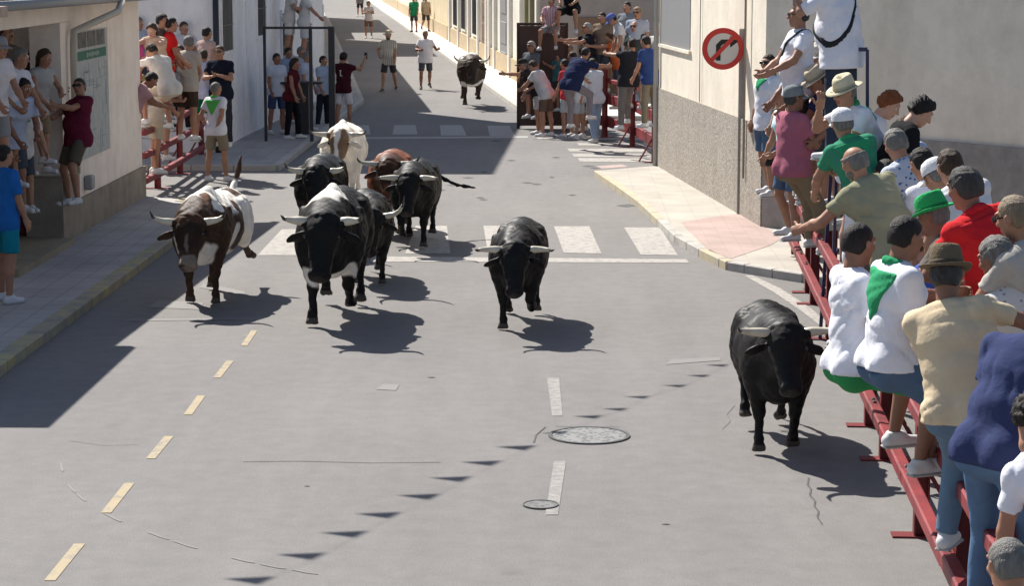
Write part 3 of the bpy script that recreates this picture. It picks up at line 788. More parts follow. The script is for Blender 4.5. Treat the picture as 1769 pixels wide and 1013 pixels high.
# brown steel gate panel of the right side street
gp = empty('steel_gate', (-.45, 52.2, 0)); tag(gp, 'tall dark brown steel gate panel behind the right crowd with a boy sitting on top', 'gate')
gb = MB(); gb.box((0, 0, 1.22), (1.05, .05, 2.3)); gb.build('panel', mat('gate_brown', (.06, .028, .022), .5, .4, vary=.2), gp)
gb = MB(); gb.box((-.55, 0, 1.22), (.07, .08, 2.44)); gb.box((.56, 0, 1.22), (.07, .08, 2.44)); gb.box((0, 0, 2.41), (1.04, .09, .06)); gb.build('frame', mat('gate_brown_frame', (.04, .02, .018), .5), gp)
# dark gate frame on the left pavement
gx0 = at(466, 240, KH); gf = empty('gate_frame', (gx0.x, gx0.y - .6, KH)); tag(gf, 'dark steel gate frame across the left pavement around the waiting group', 'gate')
X1 = (543 - 466) / 80.; X2 = (578 - 466) / 80.
for x, wd in ((0, .06), (X1, .07), (X2, .13)):
    gb = MB(); gb.box((x, 0, 1.2), (wd, wd, 2.4), bev=.01); gb.build('upright', M_DARK, gf)
gb = MB(); gb.box((X1 / 2 + .2, 0, 2.37), (X2 - .1, .05, .05)); gb.build('top_bar', M_DARK, gf)
gb = MB(); gb.box((X2 / 2 - .15, 2.0, 1.12), (X2 - .5, .5, .05)); gb.box((X2 / 2 - .15, 2.0, .55), (.3, .4, 1.08)); gb.build('standing_ledge', M_DARK, gf)
# street pole on the far right pavement
tp = at(749, 54); pb = MB(); pb.tube([(0, 0, 0), (0, 0, 6.5)], .07, n=12); pb.tube([(0, 0, 0), (0, 0, .5)], .10, n=12)
o = pb.build('street_pole', mat('pole_brown', (.16, .10, .06), .7), None, True); o.location = (tp.x, tp.y, KH); tag(o, 'brown street pole beside the man in green up the street', 'pole')

# bunting above the street: only its shadow falls into the picture
flags = [(462, 1004), (552, 962), (625, 924), (683, 891), (752, 859), (806, 828.5), (858, 801), (917, 774.5), (978, 750), (1035, 721), (1080, 708), (1118, 687), (1182, 667.5), (1222, 650), (1255, 632)]
HB = 5.2; pts = [at(x, y) + Vector((-.55 * HB, .80 * HB, HB)) for x, y in flags]
bn = empty('bunting', pts[0]); tag(bn, 'line of small pennants hung across the street above the view', 'bunting')
cm = MB(); cm.tube([p - pts[0] for p in [pts[0] + (pts[0] - pts[1]) * 14] + pts + [pts[-1] + (pts[-1] - pts[-2]) * 9]], .0022, n=5); cm.build('cord', M_METALG, bn)
for i, p in enumerate(pts):
    q = p - pts[0]; fm = MB(); w_ = .18 if i < 8 else .13
    if i == 9: w_ = .14
    u_ = (pts[1] - pts[0]).normalized() * w_ * .6
    vs = [(q.x - u_.x, q.y - u_.y, q.z), (q.x + u_.x, q.y + u_.y, q.z), (q.x - w_ * .8, q.y - w_ * 1.0, q.z - w_ * 1.5)]
    fm.add(vs + [(a, b + .002, c) for a, b, c in vs], [(0, 1, 2), (5, 4, 3), (0, 3, 4, 1), (1, 4, 5, 2), (2, 5, 3, 0)])
    fm.build('pennant', mat('pennant_%d' % (i % 3), [(.5, .05, .05), (.05, .25, .08), (.6, .45, .05)][i % 3], .8), bn)
# ------------------------------------------------------------------ people
def rx(d): a = rad(d); c, s = math.cos(a), math.sin(a); return np.array([[1, 0, 0], [0, c, -s], [0, s, c]])
def ry(d): a = rad(d); c, s = math.cos(a), math.sin(a); return np.array([[c, 0, s], [0, 1, 0], [-s, 0, c]])
def rz(d): a = rad(d); c, s = math.cos(a), math.sin(a); return np.array([[c, -s, 0], [s, c, 0], [0, 0, 1]])
def unit(v): v = np.array(v, float); return v / max(np.linalg.norm(v), 1e-9)
V3 = lambda *a: np.array(a, float)

SKIN = [mat('skin_tan', (.36, .185, .118), .55, .35, vary=.10, vscale=6), mat('skin_fair', (.50, .29, .21), .55, .35, vary=.10, vscale=6),
        mat('skin_dark_tan', (.25, .12, .075), .55, .35, vary=.10, vscale=6)]
LIP = mat('lips', (.30, .10, .08), .5); EYEW = mat('eye_white', (.6, .58, .55), .3); IRIS = mat('iris', (.02, .015, .012), .2)
def hairm(n): 
    c = {'dark': (.018, .013, .011), 'brown': (.06, .034, .02), 'grey': (.20, .19, .175), 'white': (.40, .37, .34), 'blonde': (.36, .25, .14), 'red': (.26, .075, .02), 'darkgrey': (.055, .052, .05), 'sand': (.28, .21, .14)}[n]
    return mat('hair_' + n, c, .6, .3, color2=tuple(x * .62 for x in c), vscale=45, bump=.6, bscale=150, stretch=(1, 1, .22))
WHITE = (.74, .74, .80)
POSES = {
    'stand': dict(L=(2, 5, 4), R=(-3, 5, 3)), 'step': dict(L=(22, 5, 12), R=(-14, 4, 20)), 'walk': dict(L=(-16, 4, 22), R=(20, 4, 8)),
    'perch': dict(L=(78, 14, 95), R=(66, 16, 80)), 'sit': dict(L=(85, 14, 80), R=(80, 14, 88)), 'halfsit': dict(L=(50, 10, 55), R=(40, 12, 42)),
    'kneeup': dict(L=(2, 6, 4), R=(62, 12, 80))}
ARMS = {'down': (6, 9, 14, 2), 'rail': (22, 12, 46, -14), 'fold': (28, 14, 78, -48), 'up': (150, 14, 30, 0), 'photo': (62, 22, 92, -28), 'reach': (82, 12, 12, 6), 'hip': (-14, 36, 62, -22),
        'run': (-20, 14, 85, -12), 'point': (70, 30, 10, 20), 'clap': (42, 10, 82, -26), 'lowhold': (30, 12, 30, -18), 'side': (20, 60, 20, 50), 'back': (-25, 14, 30, -30)}
PN = [0]
def make_person(label, group, head=None, s=None, feet=None, z0=0.0, yaw=0, H=1.74, lean=0, side=0, tw=0, hyaw=0, hpitch=None, hroll=0, pose='stand', L=None, R=None,
                aL='down', aR='down', top=WHITE, topm=None, sleeve=.62, hem=.12, bottom='shorts', bcol=(.06, .07, .09), shoes=(.62, .62, .62), hair='dark', hairs='short', hat=None, hatc=None,
                glasses=False, scarf=None, scarfback=True, strap=None, skin=0, fat=1.0, beard=None, item=None, kneebrace=False, number=None, belt=None, pelvis=None, broad=1.0):
    PN[0] += 1; rs = random.Random(PN[0] * 13 + 5)
    k = H / 1.75
    if hpitch is None: hpitch = lean * .55
    M0, M1, M2 = rz(tw * .2) @ ry(side * .3) @ rx(-lean * .3), rz(tw * .6) @ ry(side * .7) @ rx(-lean * .65), rz(tw) @ ry(side) @ rx(-lean)
    M3 = rz(tw + hyaw) @ ry(side * .4 + hroll) @ rx(-hpitch)
    P0 = V3(0, 0, 0)
    waist = P0 + k * (M1 @ V3(0, 0, .20)); chest = waist + k * (M2 @ V3(0, .01, .20)); neckb = chest + k * (M2 @ V3(0, -.015, .135))
    Mn = rz(tw) @ rx(-(lean * .5 + hpitch * .5)) @ ry(side * .7)
    headc = neckb + k * (Mn @ V3(0, .012, .115)) + k * (M3 @ V3(0, .02, .055))
    sh = {}; 
    for sd, q in ((1, 'R'), (-1, 'L')): sh[q] = neckb + k * (M2 @ V3(sd * .175 * broad, .0, -.045))
    arms = {}
    for sd, q, ap in ((1, 'R', aR), (-1, 'L', aL)):
        f, a, ef, ai = ARMS[ap] if isinstance(ap, str) else ap
        if ap == 'rail': j_ = rs.random(); f, a, ef, ai = [(16, 12, 24, -10), (30, 10, 8, -4), (2, 10, 46, -30), (26, 18, 52, -46), (8, 14, 14, 4), (36, 8, 10, -14)][int(j_ * 6)]
        f += rs.uniform(-6, 6); ef += rs.uniform(-6, 6)
        base = rz(tw)
        d1 = base @ V3(sd * math.sin(rad(a)), math.sin(rad(f)) * math.cos(rad(a)), -math.cos(rad(f)) * math.cos(rad(a)))
        d2 = base @ V3(sd * math.sin(rad(ai)), math.sin(rad(f + ef)) * math.cos(rad(ai)), -math.cos(rad(f + ef)) * math.cos(rad(ai)))
        el = sh[q] + k * .285 * d1; wr = el + k * .25 * d2
        arms[q] = (sh[q], el, wr, d1, d2)
    ps = POSES[pose]; legs = {}
    for sd, q, lp in ((1, 'R', R or ps['R']), (-1, 'L', L or ps['L'])):
        f, a, kf = lp
        hip = P0 + k * (M0 @ V3(sd * .095, 0, -.01))
        d1 = V3(sd * math.sin(rad(a)), math.sin(rad(f)) * math.cos(rad(a)), -math.cos(rad(f)) * math.cos(rad(a)))
        a2 = a * .35
        d2 = V3(sd * math.sin(rad(a2)), math.sin(rad(f - kf)) * math.cos(rad(a2)), -math.cos(rad(f - kf)) * math.cos(rad(a2)))
        kn = hip + k * .435 * d1; an = kn + k * .42 * d2
        fd = unit(V3(sd * .15, 1, -.25 if abs(f - kf) > 35 else 0)); legs[q] = (hip, kn, an, d1, d2, fd)
    low = min(legs['L'][2][2], legs['R'][2][2]) - .085 * k
    near = (s or 999) if (head or pelvis) else FPX / max(at(*feet, z0).y, 1)
    hb, hs, hc = (.014, .0085, .013) if near > 190 else ((.018, .011, .017) if near > 110 else (.022, .014, .021))
    # where it stands
    Ry = np.array(Matrix.Rotation(rad(yaw), 3, 'Z'))
    if head is not None:
        hw = np.array(at_s(head[0], head[1], s)); org = hw - Ry @ headc
    elif pelvis is not None: org = np.array(at_s(pelvis[0], pelvis[1], s))
    else:
        g_ = at(feet[0], feet[1], z0); mid = (legs['L'][2] + legs['R'][2]) / 2
        org = np.array([g_.x, g_.y, z0]) - Ry @ V3(mid[0], mid[1] + .05, low)
    root = empty('person', (org[0], org[1], org[2] + low), rad(yaw)); tag(root, label, 'person', group)
    O = V3(0, 0, -low)                         # local origin: the soles
    def T(p): return p + O
    t = lambda p: np.array(p) + O
    # ---- torso shared shapes
    xw = M2[:, 0]; x0 = M0[:, 0]; x1 = M1[:, 0]
    def torso(F, e, kk=.04, upto_hem=0.0):
        F.cone(t(P0 + k * (M0 @ V3(0, 0, -upto_hem))), t(waist), (.112 * fat + e + (.012 if upto_hem else 0)) * k, (.106 * fat + e) * k, kk, x0, 1.36)
        F.cone(t(waist), t(chest), (.106 * fat + e) * k, (.115 * (1 + (fat - 1) * .5) + e) * k, kk, x1, 1.4 * (.5 + broad * .5))
        F.cone(t(chest), t(neckb + k * (M2 @ V3(0, 0, -.05))), (.115 * (1 + (fat - 1) * .5) + e) * k, (.082 + e) * k, kk, xw, 1.6 * (.4 + broad * .6))
        if fat > 1.05: F.ell(t(waist + k * (M1 @ V3(0, .06, -.02))), V3(.14, .12, .15) * k * fat * .95 + e, R=M1, k=.05)
        for q in 'RL': F.cone(t(neckb + k * (M2 @ V3(0, 0, -.035))), t(sh[q]), (.05 + e) * k, (.052 + e) * k, kk)
    B = Field(); torso(B, -.008, .035)
    B.cone(t(neckb - k * (M2 @ V3(0, 0, .02))), t(headc - k * (M3 @ V3(0, .015, .06))), .058 * k, .052 * k, .03)
    for sd, q in ((1, 'R'), (-1, 'L')):
        a_, el, wr, d1, d2 = arms[q]
        B.cone(t(a_), t(el), .050 * k, .041 * k, .02); B.cone(t(el), t(el + (wr - el) * .35), .040 * k, .043 * k, .02); B.cone(t(el + (wr - el) * .35), t(wr), .042 * k, .026 * k, .02)
        hip, kn, an, e1, e2, fd = legs[q]
        B.ell(t(hip + k * V3(0, -.035, .0)), V3(.082, .088, .095) * k, k=.03)
        lk = .74 if bottom in ('trousers', 'jeans') else 1.0
        B.cone(t(hip), t(kn), .078 * k * lk, .056 * k * lk, .03); B.cone(t(kn), t(kn + (an - kn) * .35 - V3(0, .016 * lk, 0) * k), .054 * k * lk, .055 * k * lk, .02)
        B.cone(t(kn + (an - kn) * .35 - V3(0, .016, 0) * k), t(an), .055 * k * lk, .034 * k, .02)
        B.cone(t(an + k * V3(0, -.03, -.045)), t(an + k * .14 * fd + k * V3(0, 0, -.05)), .034 * k, .028 * k, .02)
    parts = []
    v, q_ = B.mesh(hb); parts.append((v, q_, 0))
    # ---- head
    hcz = t(headc); h_ = lambda *a: hcz + k * (M3 @ V3(*a))
    Hd = Field()
    Hd.ell(h_(0, -.012, .022), V3(.076, .094, .092) * k, R=M3, k=.02)
    Hd.ell(h_(0, .018, -.045), V3(.060, .072, .072) * k, R=M3, k=.03)
    Hd.ell(h_(0, .055, -.098), V3(.032, .028, .022) * k, R=M3, k=.02)
    for sd in (1, -1):
        Hd.ell(h_(sd * .032, .094, .016), V3(.019, .018, .013) * k, R=M3, k=.012, sub=True)
    Hd.cone(h_(-.045, .074, .038), h_(.045, .074, .038), .012 * k, .012 * k, .015)
    Hd.cone(h_(0, .082, .022), h_(0, .108, -.022), .009 * k, .015 * k, .012)
    for sd in (1, -1):
        Hd.ell(h_(sd * .012, .095, -.026), V3(.010, .010, .008) * k, R=M3, k=.008)
        Hd.ell(h_(sd * .042, .06, -.015), V3(.022, .024, .022) * k, R=M3, k=.02)
        Hd.ell(h_(sd * .079, -.008, .0), V3(.010, .021, .032) * k, R=M3 @ ry(sd * 10) @ rz(-sd * 20), k=.008)
        Hd.ell(h_(sd * .032, .078, .016), V3(.0125, .0125, .0125) * k, R=M3, k=.002)
    Hd.cone(h_(-.02, .083, -.058), h_(.02, .083, -.058), .008 * k, .008 * k, .006); Hd.cone(h_(-.016, .081, -.069), h_(.016, .081, -.069), .009 * k, .009 * k, .006)
    Hd.cone(h_(0, -.02, -.06), h_(0, -.03, -.135), .055 * k, .055 * k, .03)
    v, q_ = Hd.mesh(hs)
    c = (v[q_].mean(1) - hcz) @ M3 / k
    mi = np.zeros(len(q_), int)
    mi[(np.abs(c[:, 0]) < .026) & (c[:, 1] > .082) & (c[:, 2] < -.050) & (c[:, 2] > -.076)] = 1
    for sd in (1, -1):
        dd = np.sqrt((c[:, 0] - sd * .032) ** 2 + (c[:, 2] - .016) ** 2)
        mi[(dd < .013) & (c[:, 1] > .07) & (np.abs(c[:, 2] - .016) < .008)] = 2; mi[(dd < .0065) & (c[:, 1] > .07)] = 3
    parts.append((v, q_, mi))
    # ---- hands with five fingers
    for sd, q in ((1, 'R'), (-1, 'L')):
        a_, el, wr, d1, d2 = arms[q]; d = unit(d2); fw = rz(tw) @ V3(0, 1, 0)
        w_ = fw - d * np.dot(fw, d)
        if np.linalg.norm(w_) < .45: w_ = V3(0, 0, 1) - d * d[2]
        w_ = unit(w_); n_ = sd * np.cross(w_, d)
        W = t(wr); Fh = Field(); curl = rs.uniform(16, 30) if not (isinstance(aR, str) and aR in ('rail', 'photo')) else 42
        Fh.cone(W - d * .02 * k, W + d * .075 * k, .024 * k, .022 * k, .012, w_, 1.7)
        for off, ln in ((.029, .070), (.010, .080), (-.009, .074), (-.027, .058)):
            p = W + d * .078 * k + w_ * off * k; ang = 8
            for j, fr in enumerate((.45, .32, .23)):
                ang += curl * (.8 if j == 0 else 1); dr = d * math.cos(rad(ang)) + n_ * math.sin(rad(ang)); p2 = p + dr * ln * fr * k
                Fh.cone(p, p2, (.0098 - j * .0008) * k, (.009 - j * .0008) * k, .004); p = p2
        p = W + d * .02 * k + w_ * .03 * k; dr = unit(w_ * .75 + d * .65 + n_ * .25); p2 = p + dr * .038 * k
        Fh.cone(p, p2, .013 * k, .011 * k, .008); dr = unit(w_ * .25 + d * .9 + n_ * .4); Fh.cone(p2, p2 + dr * .034 * k, .011 * k, .009 * k, .004)
        v, q_ = Fh.mesh(.0065 if near > 190 else (.0085 if near > 110 else .012)); parts.append((v, q_, 0))
    V, Q, MI = join_vq(parts)
    np_mesh('body', V, Q, [SKIN[skin], LIP, EYEW, IRIS], MI, root)
    # ---- clothes
    def wrinkles(F, amp):
        F.noise = []
        for i in range(3):
            a1 = unit([rs.uniform(-1, 1) for _ in range(3)]) * rs.uniform(22, 60); a2 = unit([rs.uniform(-1, 1) for _ in range(3)]) * rs.uniform(10, 30)
            F.noise.append((amp * (.16 if i else .25), a1, a2, rs.uniform(0, 6)))
        F.fold = [(amp * 1.15, unit([rs.uniform(-1, 1), rs.uniform(-1, 1), rs.uniform(.2, 1.4)]) * rs.uniform(15, 30), unit([rs.uniform(-1, 1) for _ in range(3)]) * rs.uniform(7, 14), rs.uniform(0, 6)) for _ in range(3)]
    if top is not None:
        S = Field(); torso(S, .017, .05, hem)
        for q in 'RL': S.ell(t(legs[q][0] + k * V3(0, -.040, 0)), V3(.122, .136, .14) * k * (1 + (fat - 1) * .2), k=.05)
        hp = t(P0 + k * (M0 @ V3(0, 0, -hem))); S.planes.append((hp, M0 @ V3(0, 0, -1)))
        if sleeve > 0:
            for q in 'RL':
                a_, el, wr, d1, d2 = arms[q]
                e_ = a_ + (el - a_) * min(sleeve, 1)
                S.cone(t(a_ - d1 * .01), t(e_ + d1 * .03), .064 * k, (.066 if sleeve <= 1 else .052) * k, .03, clips=[(t(e_), d1)] if sleeve <= 1 else ())
                if sleeve > 1:
                    e2_ = el + (wr - el) * (sleeve - 1); S.cone(t(el), t(e2_), .052 * k, .042 * k, .02, clips=[(t(e2_), d2)])
        wrinkles(S, .0055)
        so = field_obj('shirt', S, hc, cloth(top, topm), root)
        if number:
            nm = MB(); M_ = Matrix([list(r) for r in M2]); c_ = Vector(t(chest + k * (M2 @ V3(0, -.158, -.02))))
            for (x, z, w2, h2) in number: nm.box(c_ + M_ @ Vector((x, 0, z)), (w2, .012, h2), M_)
            nm.build('number', mat('number_white', (.6, .6, .6), .8), so)
    Pt = Field()
    if bottom != 'none':
        rise = .10
        Pt.cone(t(P0 + k * (M0 @ V3(0, 0, rise))), t(P0 + k * (M0 @ V3(0, -.01, -.05))), (.108 * fat + .010) * k, .112 * k, .04, x0, 1.38)
        bent = max(abs(legs['L'][3][1]), abs(legs['R'][3][1])) > .35
        Pt.planes.append((t(P0 + k * (M0 @ V3(0, 0, rise + .02 if (belt or top is None) else .06 - hem))), M0 @ V3(0, 0, 1)) if not (bent and not belt) else (t(P0 + k * V3(0, -.06, .02)), unit(V3(0, -.6, 1))))
        fr = {'shorts': .86, 'short_shorts': .55, 'trousers': 1, 'jeans': 1}[bottom]
        for q in 'RL':
            hip, kn, an, e1, e2, fd = legs[q]
            Pt.ell(t(hip + k * V3(0, -.045, 0)), V3(.108, .120, .122) * k * (1 + (fat - 1) * .3), k=.04)
            e_ = hip + (kn - hip) * fr
            Pt.cone(t(hip), t(e_ + e1 * (.03 if fr < 1 else 0)), .102 * k, (.092 if fr < 1 else .076) * k, .03, clips=[(t(e_), e1)] if fr < 1 else ())
            if fr >= 1: Pt.cone(t(kn), t(an), .076 * k, .058 * k, .03, clips=[(t(an), e2)])
        wrinkles(Pt, .0035)
        po = field_obj(bottom if bottom in ('shorts', 'trousers', 'jeans') else 'shorts', Pt, hc, cloth(bcol), root)
        if belt:
            Bf = Field(); Bf.cone(t(P0 + k * (M0 @ V3(0, 0, rise + .02))), t(P0 + k * (M0 @ V3(0, 0, rise - .06))), (.108 * fat + .015) * k, (.108 * fat + .014) * k, .02, x0, 1.38)
            Bf.planes += [(t(P0 + k * (M0 @ V3(0, 0, rise + .015))), M0 @ V3(0, 0, 1)), (t(P0 + k * (M0 @ V3(0, 0, rise - .02))), M0 @ V3(0, 0, -1))]
            field_obj('belt', Bf, hc, mat('belt_dark', (.03, .02, .015), .5), po)
    for sd, q in ((1, 'R'), (-1, 'L')):
        hip, kn, an, e1, e2, fd = legs[q]
        Sf = Field(); a0 = t(an + k * V3(0, 0, 0)); dn = unit(np.cross(np.cross(fd, V3(0, 0, -1)), fd)) * 1.0; dn = unit(V3(0, 0, -1) - fd * np.dot(V3(0, 0, -1), fd))
        Sf.cone(a0 - fd * .035 * k + dn * .045 * k, a0 + fd * .16 * k + dn * .055 * k, .044 * k, .032 * k, .02); Sf.cone(a0 + dn * .0, a0 + fd * .04 * k + dn * .03 * k, .046 * k, .046 * k, .02)
        Sf.planes.append((a0 + dn * .083 * k, dn)); Sf.planes.append((a0 - dn * .012 * k, unit(-dn)))
        so = field_obj('shoe', Sf, .011 if near > 110 else .015, mat('shoe_%.2f_%.2f_%.2f' % tuple(shoes), shoes, .6, .3), root)
        sm = MB(); M_ = Matrix((Vector(np.cross(fd, -dn)), Vector(fd), Vector(-dn))).transposed()
        sm.box(Vector(a0 + fd * .06 * k + dn * .079 * k), (.085 * k, .26 * k, .02 * k), M_, bev=.02); sm.build('sole', mat('sole_rubber', (.35, .35, .34), .7), so)
    if kneebrace:
        hip, kn, an, e1, e2, fd = legs['L']; Kf = Field(); Kf.cone(t(kn - e1 * .06), t(kn + e2 * .07), .072, .066, .02); field_obj('knee_brace', Kf, .013, mat('brace_black', (.012, .012, .012), .7), root)
    # ---- hair, hats, glasses
    hm = hairm(hair) if hair else None
    def hair_field(th, zf, zn, amp=.004, topcut=None):
        F = Field(); F.ell(h_(0, -.014, .026), (V3(.078, .096, .094) + th) * k, R=M3, k=.01)
        F.ell(h_(0, -.045, -.02), (V3(.066, .060, .070) + th * .8) * k, R=M3, k=.03)
        nrm = M3 @ unit(V3(0, .75, -.62)); F.planes.append((h_(0, .058, zf), nrm)); F.planes.append((h_(0, 0, zn), M3 @ V3(0, -.25, -1)))
        amp = amp * .6
        F.noise = [(amp, V3(150, 60, 90), V3(60, 130, 40), 1), (amp, V3(60, 160, 30), V3(120, 20, 90), 2), (amp * 1.5, V3(40, 30, 50), V3(20, 60, 20), 3)]
        return F
    hh = hs * 1.0
    if hair and hairs != 'bald':
        if hairs == 'short': F = hair_field(.006, .062, -.075)
        elif hairs == 'thick': F = hair_field(.013, .066, -.075, .004)
        elif hairs == 'curly': F = hair_field(.024, .070, -.07, .010)
        elif hairs == 'crop': F = hair_field(.005, .064, -.07, .002)
        elif hairs == 'long':
            F = hair_field(.018, .064, -.3, .005); F.cone(h_(0, -.07, -.02), h_(0, -.10, -.22), .065 * k, .045 * k, .04, M3[:, 0], 1.25)
        elif hairs == 'ring':
            F = hair_field(.008, .040, -.075, .003); F.planes.append((h_(0, 0, .055), M3 @ V3(0, .15, 1)))
        elif hairs == 'tail':
            F = hair_field(.012, .064, -.08); F.cone(h_(0, -.11, .02), h_(0, -.15, -.16), .03 * k, .02 * k, .03)
        field_obj('hair', F, hh, hm, root)
    if beard:
        F = Field(); F.ell(h_(0, .022, -.058), V3(.066, .080, .072) * k, R=M3, k=.02); F.planes.append((h_(0, .0, -.045), M3 @ unit(V3(0, .35, 1)))); F.planes.append((h_(0, -.03, 0), M3 @ V3(0, -1, 0)))
        F.noise = [(.003, V3(120, 90, 60), V3(60, 130, 40), 1)]; field_obj('beard', F, hh, hairm(beard), root)
    Mh = Matrix([list(r) for r in M3])
    if hat:
        hc_ = hatc or (.65, .65, .68); hmt = mat('hat_%.2f_%.2f_%.2f' % tuple(hc_), hc_, .85, .1, vary=.06, vscale=20, bump=.5, bscale=60)
        if hat == 'cap':
            m_ = MB(); prof = [(.104, .018), (.106, .045), (.100, .080), (.082, .108), (.050, .124), (.012, .130), (.0005, .131)]
            m_.lathe([(r * k, z * k) for r, z in prof], h_(0, -.012, .012), Mh @ Matrix.Rotation(rad(6), 3, 'X'), n=28, sx=.88, sy=1.05)
            ho = m_.build('cap', hmt, root, True)
            m_ = MB(); n = 12; vs = []; fs = []
            for zo in (0, -.006):
                for j in range(4):
                    for i in range(n + 1):
                        a = math.pi * (i / n); r0 = .0 + j / 3
                        x = math.cos(a) * .082; y = .045 + math.sin(a) * (.05 + .082 * r0) ; z = .038 - .020 * r0 - .022 * abs(math.cos(a)) ** 2 + zo
                        vs.append(Vector(h_(x, y, z)))
            for j in range(3):
                for i in range(n):
                    a = j * (n + 1) + i; fs.append((a, a + 1, a + n + 2, a + n + 1)); b_ = a + 4 * (n + 1); fs.append((b_, b_ + n + 1, b_ + n + 2, b_ + 1))
            for i in range(n):
                a = 3 * (n + 1) + i; fs.append((a, a + 1, a + 1 + 4 * (n + 1), a + 4 * (n + 1)))
            m_.add(vs, fs); m_.build('visor', hmt, ho, True)
        elif hat in ('fedora', 'straw'):
            br = .165 if hat == 'straw' else .145; ch = .115
            m_ = MB(); tilt = Mh @ Matrix.Rotation(rad(-4), 3, 'X')
            prof = [(.098, .0), (.100, .03), (.094, .07), (.086, ch - .012), (.074, ch), (.05, ch - .004), (.02, ch - .016), (.0005, ch - .020)]
            m_.lathe([(r * k, z * k) for r, z in prof], h_(0, -.012, .042), tilt, n=28, sx=.88, sy=1.06, wob=lambda a, r: -.016 * k * (math.cos(a) ** 4 < 2) * (math.sin(a) > 0) * abs(math.sin(a)) * (r < .09 * k) )
            ho = m_.build('hat', hmt, root, True)
            m_ = MB(); curl = .022 if hat == 'fedora' else .012
            wob = lambda a, r: curl * k * abs(math.cos(a)) ** 2 * max(0, (r / k - .1) / .06) - .012 * k * max(0, math.sin(a)) * max(0, (r / k - .1) / .06)
            m_.lathe([(.096 * k, .0), (.12 * k, -.004 * k), (br * k, -.002 * k), (br * k, -.010 * k), (.12 * k, -.012 * k), (.096 * k, -.008 * k)], h_(0, -.012, .042), tilt, n=32, sx=.90, sy=1.08, wob=wob)
            m_.build('brim', hmt, ho, True)
            m_ = MB(); m_.lathe([(.1005 * k, .002 * k), (.103 * k, .004 * k), (.1025 * k, .026 * k), (.1 * k, .028 * k)], h_(0, -.012, .042), tilt, n=28, sx=.885, sy=1.065)
            bc = tuple(c * .45 for c in hc_) if hat == 'fedora' else tuple(c * .7 for c in hc_)
            m_.build('hat_band', mat('band_%.2f_%.2f_%.2f' % bc, bc, .7), ho, True)
    if glasses:
        m_ = MB()
        for sd in (1, -1):
            m_.box(Vector(h_(sd * .034, .104, .014)), (.056 * k, .006, .036 * k), Mh @ Matrix.Rotation(rad(-sd * 10), 3, 'Z'), bev=.01)
            m_.bar(Vector(h_(sd * .062, .098, .020)), Vector(h_(sd * .083, -.01, .016)), .005, .010)
        m_.bar(Vector(h_(-.01, .108, .02)), Vector(h_(.01, .108, .02)), .005, .006); m_.build('sunglasses', mat('lens_black', (.01, .01, .012), .12, .7), root)
    # ---- neckerchief, straps, things held
    if scarf:
        F = Field(); pc = t(neckb + k * (M2 @ V3(0, .0, .015))); ring = []
        for i in range(12):
            a = 2 * math.pi * i / 12; ring.append(pc + k * (M2 @ V3(.070 * math.cos(a), .072 * math.sin(a) + .008, -.026 * math.sin(a))))
        for i in range(12): F.cone(ring[i], ring[(i + 1) % 12], .024 * k, .024 * k, .01)
        F.noise = [(.004, V3(90, 60, 120), V3(50, 80, 40), 1)]
        so = field_obj('neckerchief', F, hs, cloth(scarf), root)
        F = Field(); torso(F, .030, .05, 0)
        sg = -1 if scarfback else 1; o_ = t(neckb + k * (M2 @ V3(0, 0, .02))); dl = .32 if scarfback else .20
        F.planes.append((o_ - k * dl * M2[:, 2], unit(M2 @ V3(.78, 0, -.52)))); F.planes.append((o_ - k * dl * M2[:, 2], unit(M2 @ V3(-.78, 0, -.52))))
        F.planes.append((t(chest), M2 @ V3(0, -sg, 0))); F.planes.append((o_ - k * .035 * M2[:, 2], M2[:, 2])); wrinkles(F, .005)
        field_obj('kerchief_tip', F, hc, cloth(scarf), so)
    if strap:
        F = Field(); torso(F, .027, .05, 0); nrm = unit(M2 @ V3(.80, 0, .60)) if strap > 0 else unit(M2 @ V3(-.80, 0, .60)); c_ = t(chest + k * (M2 @ V3(0, 0, -.02)))
        F.planes += [(c_ + nrm * .018, nrm), (c_ - nrm * .018, -nrm)]
        field_obj('bag_strap', F, min(hc, .013), mat('strap_black', (.012, .012, .014), .6), root)
    if item:
        # what is held stays a thing of its own
        wr = arms['R'][2] if item[0] != 'L' else arms['L'][2]; d = arms['R'][4]
        world_p = org + Ry @ (wr + d * .07) if item[0] != 'L' else org + Ry @ (wr + arms['L'][4] * .07)
        kind, lb = item[1], item[2]
        it = empty(kind, world_p, rad(yaw)); tag(it, lb, kind.replace('_', ' '))
        m_ = MB()
        if kind == 'camera':
            m_.box((-.04, .0, .03), (.14, .07, .10), bev=.012); m_.box((-.04, 0, .09), (.05, .05, .03), bev=.01); m_.build('camera_body', mat('camera_black', (.015, .015, .015), .4), it)
            m_ = MB(); m_.tube([(-.04, .03, .03), (-.04, .16, .03)], [.038, .042], n=20); m_.build('lens', mat('lens_barrel', (.02, .02, .02), .3), it, True)
        elif kind == 'phone':
            m_.box((0, .02, .03), (.075, .009, .15), bev=.006); m_.build('phone_body', mat('phone_black', (.012, .012, .014), .3), it)
            m_ = MB(); m_.box((0, .0145, .03), (.066, .001, .135)); m_.build('screen', mat('screen_off', (.03, .035, .04), .1), it)
        elif kind == 'paper_fan':
            m_.add([(0, 0, 0), (-.10, 0, .14), (-.05, .004, .19), (.0, .006, .20), (.05, .004, .19), (.10, 0, .14), (0, -.004, -.004)], [(0, 1, 2), (0, 2, 3), (0, 3, 4), (0, 4, 5), (6, 2, 1), (6, 3, 2), (6, 4, 3), (6, 5, 4)]); m_.build('leaf', mat('fan_white', (.7, .7, .7), .8), it)
    return root

